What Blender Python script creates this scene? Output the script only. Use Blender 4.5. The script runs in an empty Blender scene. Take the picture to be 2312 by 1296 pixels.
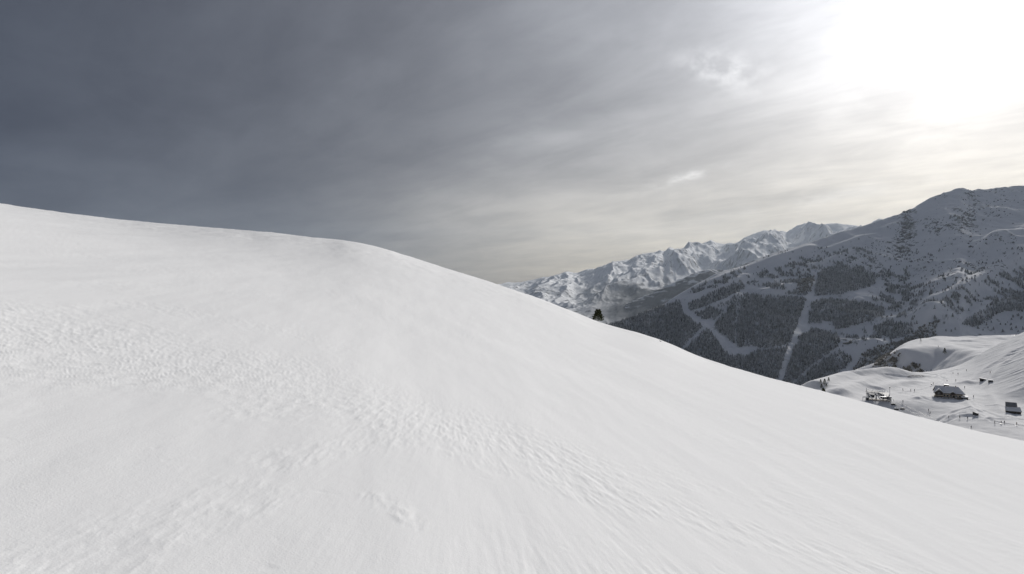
import bpy, bmesh, math, random
import numpy as np
from mathutils import Vector, Matrix

random.seed(7)
rng = np.random.default_rng(7)
scene = bpy.context.scene
COL = scene.collection

# ------------------------------------------------------------------ camera
F = 1400.0            # focal length in photograph pixels (2312 wide)
CX, CY = 1156.0, 648.0
cam_d = bpy.data.cameras.new('camera')
cam_d.sensor_width = 36.0
cam_d.lens = F / 2312.0 * 36.0
cam_d.clip_start = 0.1
cam_d.clip_end = 80000.0
cam = bpy.data.objects.new('camera', cam_d)
cam.rotation_euler = (math.radians(90), 0, 0)
COL.objects.link(cam)
scene.camera = cam

# ------------------------------------------------------------------ sun and sky
SUN_AZ = math.radians(38.3)      # to the right of the view axis (+Y)
SUN_EL = math.radians(20.7)
SUN = Vector((math.sin(SUN_AZ) * math.cos(SUN_EL), math.cos(SUN_AZ) * math.cos(SUN_EL), math.sin(SUN_EL)))
sun_d = bpy.data.lights.new('sun', 'SUN')
sun_d.energy = 4.1
sun_d.angle = math.radians(4.0)
sun_d.color = (1.0, 0.965, 0.92)
sun_o = bpy.data.objects.new('sun', sun_d)
sun_o.rotation_euler = SUN.to_track_quat('Z', 'Y').to_euler()
COL.objects.link(sun_o)


def build_world():
    w = bpy.data.worlds.new('World')
    scene.world = w
    w.use_nodes = True
    nt = w.node_tree
    nt.nodes.clear()
    N, L = nt.nodes, nt.links

    def math_(op, a, b=None, c=None, clamp=False):
        n = N.new('ShaderNodeMath')
        n.operation = op
        n.use_clamp = clamp
        for i, v in enumerate((a, b, c)):
            if v is None:
                continue
            if isinstance(v, (int, float)):
                n.inputs[i].default_value = v
            else:
                L.new(v, n.inputs[i])
        return n.outputs[0]

    def mix_(fac, a, b):
        n = N.new('ShaderNodeMix')
        n.data_type = 'RGBA'
        for s, v in (('Factor', fac), ('A', a), ('B', b)):
            i = [k for k in n.inputs if k.name == s and (s == 'Factor' and k.type == 'VALUE' or s != 'Factor' and k.type == 'RGBA')][0]
            if isinstance(v, (int, float)):
                i.default_value = v
            elif isinstance(v, tuple):
                i.default_value = v + (1,)
            else:
                L.new(v, i)
        return [o for o in n.outputs if o.type == 'RGBA'][0]

    def ramp(v, a, b):
        n = N.new('ShaderNodeMapRange')
        n.interpolation_type = 'SMOOTHSTEP'
        L.new(v, n.inputs[0])
        n.inputs[1].default_value = a
        n.inputs[2].default_value = b
        return n.outputs[0]

    def vecscale(col, s):
        n = N.new('ShaderNodeVectorMath')
        n.operation = 'SCALE'
        if isinstance(col, tuple):
            n.inputs[0].default_value = col
        else:
            L.new(col, n.inputs[0])
        if isinstance(s, (int, float)):
            n.inputs['Scale'].default_value = s
        else:
            L.new(s, n.inputs['Scale'])
        return n.outputs[0]

    def vecadd(a, b):
        n = N.new('ShaderNodeVectorMath')
        n.operation = 'ADD'
        L.new(a, n.inputs[0])
        L.new(b, n.inputs[1])
        return n.outputs[0]

    tc = N.new('ShaderNodeTexCoord')
    D = tc.outputs['Generated']
    sep = N.new('ShaderNodeSeparateXYZ')
    L.new(D, sep.inputs[0])
    dz = math_('MAXIMUM', sep.outputs[2], 0.0)

    def angle_to(v):
        n = N.new('ShaderNodeVectorMath')
        n.operation = 'DOT_PRODUCT'
        L.new(D, n.inputs[0])
        n.inputs[1].default_value = v
        d = math_('MINIMUM', n.outputs['Value'], 0.99999)
        return math_('ARCCOSINE', d)
    gam = angle_to(tuple(SUN))

    # cloud sheet coordinates: the direction laid out on a plane overhead
    den = math_('ADD', dz, 0.10)
    px = math_('DIVIDE', sep.outputs[0], den)
    py = math_('DIVIDE', sep.outputs[1], den)
    comb = N.new('ShaderNodeCombineXYZ')
    L.new(px, comb.inputs[0])
    L.new(py, comb.inputs[1])

    def noise(scale, rot, sc, detail, rough, dist, off=(0, 0, 0)):
        m = N.new('ShaderNodeMapping')
        m.vector_type = 'TEXTURE'
        m.inputs['Location'].default_value = off
        m.inputs['Rotation'].default_value = (0, 0, math.radians(rot))
        m.inputs['Scale'].default_value = sc
        L.new(comb.outputs[0], m.inputs[0])
        n = N.new('ShaderNodeTexNoise')
        n.inputs['Scale'].default_value = scale
        n.inputs['Detail'].default_value = detail
        n.inputs['Roughness'].default_value = rough
        n.inputs['Distortion'].default_value = dist
        L.new(m.outputs[0], n.inputs['Vector'])
        return n.outputs['Fac']
    big = noise(0.8, 140, (2.0, 1.0, 1), 6, 0.55, 0.8, (3.1, 1.7, 0))
    fine = noise(2.1, 132, (3.2, 0.9, 1), 9, 0.62, 0.9, (0.4, 5.2, 0))
    mott = noise(2.6, 120, (1.5, 1.0, 1), 8, 0.62, 0.4, (7.4, 2.2, 0))
    n1 = ramp(big, 0.32, 0.68)
    n2 = ramp(fine, 0.32, 0.68)
    n3 = ramp(mott, 0.32, 0.68)
    cl = math_('ADD', math_('ADD', math_('MULTIPLY', n1, 0.48), math_('MULTIPLY', n2, 0.22)), math_('MULTIPLY', n3, 0.30))     # 0..1

    # forward scattered sunlight in the thin cloud
    g1 = math_('MULTIPLY', math_('EXPONENT', math_('MULTIPLY', gam, -1 / math.radians(18.6))), 1.72)
    q = math_('DIVIDE', math_('SUBTRACT', dz, 0.095), 0.085)
    band = math_('EXPONENT', math_('MULTIPLY', math_('MULTIPLY', q, q), -1.0))
    hor = math_('MULTIPLY', math_('MULTIPLY', math_('MULTIPLY', band, ramp(gam, 1.05, 0.60)), ramp(gam, 0.22, 0.62)), 0.19)
    warm = math_('MULTIPLY', math_('EXPONENT', math_('MULTIPLY', dz, -1 / 0.17)), 1.0)
    lum = math_('ADD', math_('ADD', g1, hor), 0.008)
    lum = math_('MULTIPLY', lum, math_('SUBTRACT', math_('ADD', math_('MULTIPLY', cl, 0.48), 0.76), math_('MULTIPLY', warm, 0.14)))
    lc = mix_(warm, (0.965, 0.985, 1.045), (1.24, 1.0, 0.56))
    glow = vecscale(lc, lum)
    # blue grey veil away from the sun, thicker and thinner, paler towards the horizon
    veil = mix_(cl, (0.0, 0.008, 0.036), (0.024, 0.039, 0.076))
    pale = math_('ADD', math_('MULTIPLY', math_('EXPONENT', math_('MULTIPLY', dz, -1 / 0.16)), 0.95), 0.62)
    veil = vecscale(veil, pale)
    cloud = vecadd(veil, glow)

    # two brighter wisps
    def wisp(pix, rad, amp, ns, rot, sc):
        u, v = (pix[0] - CX) / F, (CY - pix[1]) / F
        d = Vector((u, 1, v)).normalized()
        right = Vector((1, -u, 0)).normalized()
        up = right.cross(d)
        a = math.radians(rot)
        e1 = right * math.cos(a) + up * math.sin(a)
        e2 = -right * math.sin(a) + up * math.cos(a)
        outs = []
        for e, r in ((e1, rad[0]), (e2, rad[1])):
            n = N.new('ShaderNodeVectorMath')
            n.operation = 'DOT_PRODUCT'
            L.new(D, n.inputs[0])
            n.inputs[1].default_value = tuple(e)
            q = math_('DIVIDE', n.outputs['Value'], r)
            outs.append(math_('MULTIPLY', q, q))
        nd = N.new('ShaderNodeVectorMath')
        nd.operation = 'DOT_PRODUCT'
        L.new(D, nd.inputs[0])
        nd.inputs[1].default_value = tuple(d)
        front = math_('GREATER_THAN', nd.outputs['Value'], 0.5)
        gsn = math_('EXPONENT', math_('MULTIPLY', math_('ADD', outs[0], outs[1]), -1.0))
        m = N.new('ShaderNodeMapping')
        m.inputs['Scale'].default_value = sc
        L.new(D, m.inputs[0])
        n = N.new('ShaderNodeTexNoise')
        n.inputs['Scale'].default_value = ns
        n.inputs['Detail'].default_value = 6
        n.inputs['Roughness'].default_value = 0.55
        L.new(m.outputs[0], n.inputs['Vector'])
        k = ramp(n.outputs['Fac'], 0.34, 0.66)
        return math_('MULTIPLY', math_('MULTIPLY', math_('MULTIPLY', gsn, k), front), amp)
    wz = math_('ADD', wisp((1540, 402), (0.050, 0.0068), 0.40, 18, 14, (1, 1, 2.2)),
               wisp((1632, 158), (0.055, 0.022), 0.42, 24, -20, (1, 1, 1.4)))
    wz = math_('ADD', wz, wisp((1240, 312), (0.11, 0.012), 0.06, 14, 4, (1, 1, 3)))
    wz = math_('ADD', wz, wisp((1900, 440), (0.20, 0.010), 0.16, 12, 8, (1, 1, 3)))
    cloud = vecadd(cloud, vecscale((1.0, 1.0, 1.0), wz))

    sky = N.new('ShaderNodeTexSky')
    sky.sky_type = 'NISHITA'
    sky.sun_disc = False
    sky.sun_elevation = SUN_EL
    sky.sun_rotation = SUN_AZ
    sky.altitude = 1900
    clear = vecscale(sky.outputs[0], 0.05)
    total = mix_(0.93, clear, cloud)
    bg = N.new('ShaderNodeBackground')
    bg.inputs['Strength'].default_value = 1.0
    L.new(total, bg.inputs['Color'])
    out = N.new('ShaderNodeOutputWorld')
    L.new(bg.outputs[0], out.inputs['Surface'])


build_world()
vs = scene.view_settings
vs.view_transform = 'Standard'
vs.look = 'None'
vs.exposure = 0.10
vs.gamma = 1.0
vs.use_curve_mapping = False
scene.cycles.use_denoising = True
scene.cycles.max_bounces = 5
scene.cycles.diffuse_bounces = 4
scene.cycles.volume_bounces = 0
scene.cycles.sample_clamp_indirect = 4.0

# ------------------------------------------------------------------ noise
_p = np.random.default_rng(11).permutation(256)
PERM = np.concatenate([_p, _p, _p])
_ang = np.random.default_rng(12).uniform(0, 2 * np.pi, 256)
GX, GY = np.cos(_ang), np.sin(_ang)


def perlin(x, y, seed=0):
    x = np.asarray(x, dtype=np.float64) + seed * 17.31
    y = np.asarray(y, dtype=np.float64) + seed * 9.77
    xf, yf = np.floor(x), np.floor(y)
    dx, dy = x - xf, y - yf
    xi, yi = xf.astype(np.int64) & 255, yf.astype(np.int64) & 255
    u = dx * dx * dx * (dx * (dx * 6 - 15) + 10)
    v = dy * dy * dy * (dy * (dy * 6 - 15) + 10)

    def g(ix, iy, ax, ay):
        h = PERM[PERM[(ix & 255)] + (iy & 255)]
        return GX[h] * ax + GY[h] * ay
    n00 = g(xi, yi, dx, dy)
    n10 = g(xi + 1, yi, dx - 1, dy)
    n01 = g(xi, yi + 1, dx, dy - 1)
    n11 = g(xi + 1, yi + 1, dx - 1, dy - 1)
    a = n00 + u * (n10 - n00)
    b = n01 + u * (n11 - n01)
    return (a + v * (b - a)) * 1.5


def fbm(x, y, octv=4, seed=0, gain=0.5, lac=2.03):
    s, a, t = 0, 1.0, 0
    for i in range(octv):
        s = s + a * perlin(x, y, seed + i)
        t += a
        a *= gain
        x, y = x * lac, y * lac
    return s / t


def ridged(x, y, octv=5, seed=0, gain=0.5, lac=2.07):
    s, a, t, w = 0, 1.0, 0, 1.0
    for i in range(octv):
        n = 1 - np.abs(perlin(x, y, seed + i)) * 1.25
        n = n * n
        s = s + a * n * w
        w = np.clip(n * 1.6, 0, 1)
        t += a
        a *= gain
        x, y = x * lac, y * lac
    return s / t


def sstep(a, b, x):
    t = np.clip((x - a) / (b - a), 0, 1)
    return t * t * (3 - 2 * t)


def seg_dist(x, y, pts):
    """distance to a polyline, signed (+ on its right), and the parameter 0..1 along it"""
    pts = np.asarray(pts, float)
    best = np.full(np.shape(x), 1e18)
    sign = np.ones(np.shape(x))
    par = np.zeros(np.shape(x))
    seglen = np.hypot(*(pts[1:] - pts[:-1]).T)
    cum = np.concatenate([[0], np.cumsum(seglen)])
    for i in range(len(pts) - 1):
        ax, ay = pts[i]
        bx, by = pts[i + 1]
        ex, ey = bx - ax, by - ay
        l2 = ex * ex + ey * ey
        t = np.clip(((x - ax) * ex + (y - ay) * ey) / l2, 0, 1)
        qx, qy = x - (ax + t * ex), y - (ay + t * ey)
        d = qx * qx + qy * qy
        m = d < best
        best = np.where(m, d, best)
        sign = np.where(m, np.sign(ex * (-qy) + ey * qx), sign)
        par = np.where(m, (cum[i] + t * seglen[i]) / cum[-1], par)
    return np.sqrt(best), sign, par


def region_sd(x, y, pts, close):
    """signed distance to a boundary polyline; negative inside the region that pts + close enclose"""
    d, _, _ = seg_dist(x, y, pts)
    ins = in_poly(np.asarray(x, float), np.asarray(y, float), list(pts) + list(close))
    return np.where(ins, -d, d)


def in_poly(px, py, poly):
    poly = np.asarray(poly, float)
    inside = np.zeros(np.shape(px), bool)
    j = len(poly) - 1
    for i in range(len(poly)):
        xi, yi = poly[i]
        xj, yj = poly[j]
        c = ((yi > py) != (yj > py)) & (px < (xj - xi) * (py - yi) / (yj - yi + 1e-12) + xi)
        inside ^= c
        j = i
    return inside


# ------------------------------------------------------------------ helpers for objects
def tag(o, label=None, cat=None, group=None, kind=None):
    if label:
        o['label'] = label
    if cat:
        o['category'] = cat
    if group:
        o['group'] = group
    if kind:
        o['kind'] = kind
    return o


def grid_mesh(name, X, Y, Z, mat, attrs=None, smooth=True):
    r, c = X.shape
    me = bpy.data.meshes.new(name)
    co = np.stack([X, Y, Z], -1).reshape(-1, 3).astype(np.float32)
    idx = np.arange(r * c).reshape(r, c)
    q = np.stack([idx[:-1, :-1], idx[:-1, 1:], idx[1:, 1:], idx[1:, :-1]], -1).reshape(-1, 4).astype(np.int32)
    me.vertices.add(len(co))
    me.vertices.foreach_set('co', co.ravel())
    me.loops.add(q.size)
    me.loops.foreach_set('vertex_index', q.ravel())
    me.polygons.add(len(q))
    me.polygons.foreach_set('loop_start', np.arange(0, q.size, 4, dtype=np.int32))
    me.polygons.foreach_set('use_smooth', np.full(len(q), smooth))
    me.update(calc_edges=True)
    for k, v in (attrs or {}).items():
        a = me.attributes.new(k, 'FLOAT', 'POINT')
        a.data.foreach_set('value', np.asarray(v, np.float32).ravel())
    me.materials.append(mat)
    o = bpy.data.objects.new(name, me)
    COL.objects.link(o)
    return o


def raw_mesh(name, V, Fc, mat, smooth=False, attr=None):
    """V (n,3), Fc list/array of triangles"""
    me = bpy.data.meshes.new(name)
    V = np.asarray(V, np.float32)
    Fc = np.asarray(Fc, np.int32)
    me.vertices.add(len(V))
    me.vertices.foreach_set('co', V.ravel())
    me.loops.add(Fc.size)
    me.loops.foreach_set('vertex_index', Fc.ravel())
    me.polygons.add(len(Fc))
    me.polygons.foreach_set('loop_start', np.arange(0, Fc.size, 3, dtype=np.int32))
    me.polygons.foreach_set('use_smooth', np.full(len(Fc), smooth))
    me.update(calc_edges=True)
    for k, v in (attr or {}).items():
        a = me.attributes.new(k, 'FLOAT', 'POINT')
        a.data.foreach_set('value', np.asarray(v, np.float32).ravel())
    if mat:
        me.materials.append(mat)
    return me


def link(name, me, parent=None, loc=(0, 0, 0), rz=0.0, scale=None):
    o = bpy.data.objects.new(name, me)
    COL.objects.link(o)
    o.location = loc
    o.rotation_euler = (0, 0, rz)
    if scale:
        o.scale = scale if hasattr(scale, '__len__') else (scale,) * 3
    if parent:
        o.parent = parent
    return o


# ------------------------------------------------------------------ materials
def new_mat(name):
    m = bpy.data.materials.new(name)
    m.use_nodes = True
    nt = m.node_tree
    b = nt.nodes['Principled BSDF']
    return m, nt, b


def plain(name, col, rough=0.7, var=0.0, scale=3.0, metal=0.0, spec=0.3):
    m, nt, b = new_mat(name)
    b.inputs['Base Color'].default_value = (*col, 1)
    b.inputs['Roughness'].default_value = rough
    b.inputs['Metallic'].default_value = metal
    b.inputs['Specular IOR Level'].default_value = spec
    if var:
        tc = nt.nodes.new('ShaderNodeTexCoord')
        n = nt.nodes.new('ShaderNodeTexNoise')
        n.inputs['Scale'].default_value = scale
        n.inputs['Detail'].default_value = 6
        nt.links.new(tc.outputs['Object'], n.inputs['Vector'])
        mr = nt.nodes.new('ShaderNodeMapRange')
        mr.inputs[1].default_value = 0.3
        mr.inputs[2].default_value = 0.7
        nt.links.new(n.outputs['Fac'], mr.inputs[0])
        mx = nt.nodes.new('ShaderNodeMix')
        mx.data_type = 'RGBA'
        mx.inputs[6].default_value = (*[c * (1 - var) for c in col], 1)
        mx.inputs[7].default_value = (*[min(1, c * (1 + var)) for c in col], 1)
        nt.links.new(mr.outputs[0], mx.inputs[0])
        nt.links.new(mx.outputs[2], b.inputs['Base Color'])
    return m


def snow_mat(name, bumps=(), base=(0.90, 0.905, 0.91), attrs=()):
    """bumps: (scale xyz, noise scale, detail, strength, distance); attrs: (attribute, colour)"""
    m, nt, b = new_mat(name)
    N, L = nt.nodes, nt.links
    b.inputs['Roughness'].default_value = 0.9
    b.inputs['Specular IOR Level'].default_value = 0.0
    tc = N.new('ShaderNodeTexCoord')
    n = N.new('ShaderNodeTexNoise')
    n.inputs['Scale'].default_value = 0.05
    n.inputs['Detail'].default_value = 8
    L.new(tc.outputs['Object'], n.inputs['Vector'])
    mx = N.new('ShaderNodeMix')
    mx.data_type = 'RGBA'
    mx.inputs[6].default_value = (*[c * 0.965 for c in base], 1)
    mx.inputs[7].default_value = (*[min(1, c * 1.03) for c in base], 1)
    L.new(n.outputs['Fac'], mx.inputs[0])
    col = mx.outputs[2]
    for an, c in attrs:
        a = N.new('ShaderNodeAttribute')
        a.attribute_name = an
        m2 = N.new('ShaderNodeMix')
        m2.data_type = 'RGBA'
        m2.clamp_factor = True
        L.new(a.outputs['Fac'], m2.inputs[0])
        L.new(col, m2.inputs[6])
        m2.inputs[7].default_value = (*c, 1)
        col = m2.outputs[2]
    L.new(col, b.inputs['Base Color'])
    prev = None
    for sc, ns, det, st, dist in bumps:
        mp = N.new('ShaderNodeMapping')
        mp.inputs['Scale'].default_value = sc
        mp.inputs['Rotation'].default_value = (0, 0, math.radians(8))
        L.new(tc.outputs['Object'], mp.inputs[0])
        nn = N.new('ShaderNodeTexNoise')
        nn.inputs['Scale'].default_value = ns
        nn.inputs['Detail'].default_value = det
        nn.inputs['Roughness'].default_value = 0.6
        L.new(mp.outputs[0], nn.inputs['Vector'])
        bp = N.new('ShaderNodeBump')
        bp.inputs['Strength'].default_value = st
        bp.inputs['Distance'].default_value = dist
        L.new(nn.outputs['Fac'], bp.inputs['Height'])
        if prev is not None:
            L.new(prev, bp.inputs['Normal'])
        prev = bp.outputs[0]
    if prev is not None:
        L.new(prev, b.inputs['Normal'])
    return m


ROCK = (0.055, 0.055, 0.06)
M_near = snow_mat('wind_packed_snow', bumps=[((1.3, 0.7, 1), 5.0, 6, 0.16, 0.03), ((1, 1, 1), 34.0, 5, 0.45, 0.008)])
M_basin = snow_mat('groomed_snow', base=(0.92, 0.92, 0.925), bumps=[((1, 0.35, 1), 0.5, 6, 0.5, 0.35)], attrs=(('rock', ROCK),))
M_mount = snow_mat('mountain_snow', base=(0.94, 0.945, 0.955), bumps=[((1, 1, 1), 0.03, 8, 0.5, 4.0)], attrs=(('scrub', (0.10, 0.095, 0.085)), ('rock', ROCK)))
M_far = snow_mat('far_mountain_snow', base=(0.88, 0.89, 0.90), bumps=[((1, 1, 1), 0.006, 9, 0.6, 20.0)], attrs=(('forest', (0.055, 0.062, 0.07)), ('rock', (0.09, 0.09, 0.095))))


# ================================================================== THE SETTING
def px2u(px):
    return (px - CX) / F


# ---------------------------------------------------------------- near slope
H = 4.0
SIL = [(-900, 300), (-400, 385), (0, 460), (150, 481), (300, 500), (450, 512), (620, 526), (745, 540), (800, 544), (850, 556), (940, 584), (1010, 607),
       (1080, 628), (1120, 642), (1200, 668), (1290, 702), (1360, 731), (1400, 741), (1480, 762), (1520, 778), (1575, 806), (1700, 844),
       (1820, 874), (1950, 908), (2060, 938), (2200, 972), (2312, 997), (2700, 1090), (3300, 1240)]
SU = np.array([px2u(p[0]) for p in SIL])
SV = np.array([(CY - p[1]) / F for p in SIL])
DU = np.array([px2u(p) for p in (-900, 0, 500, 800, 1100, 1350, 1500, 1700, 1900, 2312, 3300)])
DD = np.array([185, 182, 178, 174, 170, 166, 163, 160, 158, 156, 155.0])


_TAB = {}


def smooth_interp(u, xs, ys, w=0.02):
    """interpolation of the points smoothed by a gaussian of width w (tabulated)"""
    key = (id(xs), id(ys), w)
    if key not in _TAB:
        g = np.linspace(xs[0] - 1.5, xs[-1] + 1.5, 12000)
        v = np.interp(g, xs, ys)
        # straight continuation beyond the ends
        v = np.where(g < xs[0], ys[0] + (g - xs[0]) * (ys[1] - ys[0]) / (xs[1] - xs[0]), v)
        v = np.where(g > xs[-1], ys[-1] + (g - xs[-1]) * (ys[-1] - ys[-2]) / (xs[-1] - xs[-2]), v)
        n = max(1, int(round(3 * w / (g[1] - g[0]))))
        k = np.exp(-0.5 * (np.arange(-n, n + 1) * (g[1] - g[0]) / w) ** 2)
        k /= k.sum()
        v = np.convolve(np.pad(v, n, mode='edge'), k, 'valid')
        _TAB[key] = (g, v, xs, ys)
    g, v = _TAB[key][:2]
    return np.interp(u, g, v)


LIN_A = (SV[SIL.index((2312, 997))] - SV[2]) / (px2u(2312) - px2u(0))
LIN_B = SV[2] - LIN_A * px2u(0)


def z_near_base(u, Y):
    """u = x / Y ; valid for Y > 0"""
    D = smooth_interp(u, DU, DD, 0.15)
    lin = LIN_A * u + LIN_B
    lin = lin + 0.35 * (smooth_interp(u, SU, SV, 0.20) - lin)
    v = smooth_interp(u, SU, SV, 0.020)
    w = sstep(0.12, 0.95, Y / D)
    ve = lin + (v - lin) * w
    return -H + (ve + 2 * H / D) * Y - H * Y * Y / (D * D)


def near_hit(px, py):
    u, v = px2u(px), (CY - py) / F
    Ys = np.geomspace(3, 160, 4000)
    f = z_near_base(np.full_like(Ys, u), Ys) / Ys - v
    i = int(np.argmax(f > 0))
    return u * Ys[i], Ys[i]


# bands of wind-roughened crust: (pixel polyline, half widths in metres, strength)
BANDS = []
for pts, w, s in (
        ([(-200, 735), (60, 745), (300, 775), (520, 825), (760, 885)], 4.2, 1.0),
        ([(700, 870), (860, 900), (1010, 940), (1130, 985), (1230, 1020)], 2.4, 1.0),
        ([(-200, 800), (120, 815), (420, 860), (680, 900)], 1.8, 0.8),
        ([(-100, 690), (150, 705), (330, 735)], 3.0, 0.55),
        ([(860, 960), (1000, 1010), (1120, 1050)], 1.0, 0.5),
        ([(1420, 1060), (1600, 1100), (1800, 1160)], 1.4, 0.45),
        ([(330, 690), (470, 715), (620, 745), (740, 775)], 1.7, 0.8),
        ([(720, 800), (830, 822), (950, 850)], 1.0, 0.55),
        ([(930, 880), (1090, 900), (1290, 930)], 1.6, 0.6),
        ([(1270, 1085), (1400, 1120), (1560, 1165), (1740, 1215), (2000, 1290)], 1.2, 0.75),
        ([(120, 1290), (260, 1230), (430, 1180), (560, 1120)], 0.8, 0.42),
        ([(640, 1040), (760, 1010), (900, 985)], 0.7, 0.6),
        ([(840, 1120), (890, 1150), (930, 1180)], 0.35, 0.6),
        ([(1560, 985), (1760, 1010), (1950, 1045)], 2.0, 0.4)):
    BANDS.append(([near_hit(*p) for p in pts], w, s))


def z_near(x, Y):
    Ys = np.maximum(Y, 1e-3)
    z = z_near_base(x / Ys, Ys)
    fade = sstep(900, 200, Y)
    # broad wind drifts, lying along the slope
    a = 0.16
    xr, yr = x * math.cos(a) + Y * math.sin(a), -x * math.sin(a) + Y * math.cos(a)
    z = z + fade * (0.20 * fbm(xr / 26, yr / 60, 3, 40) + 0.07 * fbm(xr / 7.0, yr / 24, 3, 47)) * sstep(4, 30, Y)
    z = z + fade * 0.022 * fbm(xr / 1.7, yr / 6, 3, 53)
    z = z + 0.26 * fbm(x / 7.0, Y / 12.0, 4, 57, 0.55) * sstep(80, 140, Y) * fade
    # roughened bands
    m = np.zeros_like(z)
    wob = fbm(x / 2.2, Y / 5.0, 3, 60)
    for pts, w, s in BANDS:
        d, _, _ = seg_dist(x, Y, pts)
        m = np.maximum(m, s * sstep(1.25, 0.35, d / w + 0.55 * wob))
    b = 0.22
    xs, ys = x * math.cos(b) + Y * math.sin(b), -x * math.sin(b) + Y * math.cos(b)
    # wind scallops fanned out round a shallow hollow in the slope
    ax, ay = x + 2.2, Y - 23.0
    rr = np.sqrt(ax * ax + ay * ay) + 1.2
    th = np.arctan2(ay, ax) * (256 / (2 * np.pi))
    lr = np.log(rr)
    sc = fbm(th, lr * 17, 5, 70, 0.62, 2.0)
    sh = 0.30 - np.abs(perlin(th * 2, lr * 22, 79))
    sas = np.clip(0.0019 * rr, 0.005, 0.034) * (0.95 * sc + 0.50 * sh)
    sas = np.where(sas > 0, sas * 1.3, sas * 0.75)
    z = z + sas * m * sstep(150, 45, Y)
    # faint flutes of wind-packed crust everywhere, in patches
    fl = fbm(th * 2, lr * 7, 4, 84, 0.6, 2.0)
    pt = sstep(-0.15, 0.35, fbm(x / 3.5, Y / 8, 3, 90))
    z = z + np.clip(0.00052 * rr, 0.0015, 0.012) * fl * (0.25 + pt) * sstep(120, 30, Y)
    z = z + np.clip(0.0008 * rr, 0.0015, 0.012) * sc * pt * sstep(40, 10, Y)
    # small pits and crust lumps scattered over the nearest snow
    pit = np.clip(perlin(x / 0.27, Y / 0.36, 95) - 0.52, 0, 1) * sstep(0.0, 0.35, fbm(x / 1.6, Y / 3, 2, 97))
    z = z - 0.016 * pit * sstep(40, 8, Y)
    return z


def build_near():
    nc, nr = 1010, 530
    core = np.linspace(-0.90, 0.90, nc)
    left = -0.90 - np.geomspace(0.004, 2.2, 44)[::-1]
    right = 0.90 + np.geomspace(0.004, 2.2, 44)
    u = np.concatenate([left, core, right])
    q = np.linspace(1 / 5.9, 1 / 175.0, nr - 90)
    Ya = np.concatenate([np.linspace(2.6, 5.8, 24), 1 / q])
    # even out: finer rows towards the crest
    Yb = np.linspace(60, 220, 60)
    Yc = np.geomspace(225, 900, 26)
    Yv = np.unique(np.concatenate([Ya, Yb, Yc]))
    U, YY = np.meshgrid(u, Yv)
    X = U * YY
    Z = z_near(X, YY)
    o = grid_mesh('snow_slope', X, YY, Z, M_near)
    tag(o, 'smooth wind-packed snow slope in the foreground falling to the right', kind='structure')
    # the same hillside behind and beside the camera
    gx, gy = np.meshgrid(np.linspace(-400, 400, 60), np.linspace(-300, 3.2, 40))
    gz = -H + LIN_A * gx + (LIN_B + 2 * H / 190) * gy - 0.00012 * gx ** 2
    o2 = grid_mesh('snow_slope_behind', gx, gy, gz - 0.03, M_near)
    tag(o2, 'snow slope continuing behind the viewer', kind='structure')


build_near()


# ---------------------------------------------------------------- ski basin
def at_z(px, py, z):
    Y = -z * F / (py - CY)
    return (px2u(px) * Y, Y)


ZB = -80.0
FOOT = [(372, 250), (350, 353), (346, 400), (350, 444), (384, 520), (446, 622), (575, 830)]
EDGE = [at_z(1700, 930, ZB), at_z(1770, 900, ZB), at_z(1822, 869, ZB), at_z(1850, 853, ZB), at_z(1900, 838, ZB), at_z(1960, 835, ZB), at_z(2080, 838, ZB), at_z(2150, 829, ZB), (490, 638), (560, 652), (760, 690)]
EDGE_CLOSE = (EDGE[0][0], -500)
RIDGE_A = [at_z(1822, 869, -76), at_z(1868, 849, -73), at_z(1915, 835, -72), at_z(1990, 838, -75), at_z(2060, 839, -78)]
RIDGE_B = [at_z(1880, 889, -78), at_z(1935, 866, -77), at_z(1985, 850, -77), at_z(2060, 847, -79), at_z(2130, 848, -80)]
RIDGE_C = [at_z(1975, 878, -79), at_z(2030, 866, -79), at_z(2090, 861, -80)]
ROAD = [at_z(2245, 940, ZB), at_z(2222, 918, ZB), at_z(2205, 895, ZB), at_z(2205, 873, ZB), at_z(2240, 858, ZB), at_z(2312, 838, ZB + 5)]


def gridge(x, y, pts, amp, wn, wf):
    d, s, t = seg_dist(x, y, pts)
    w = np.where(s > 0, wn, wf)          # right of the polyline = towards the camera
    taper = sstep(0.0, 0.10, t) * sstep(1.0, 0.75, t)
    return amp * np.exp(-(d / w) ** 2) * taper


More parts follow.
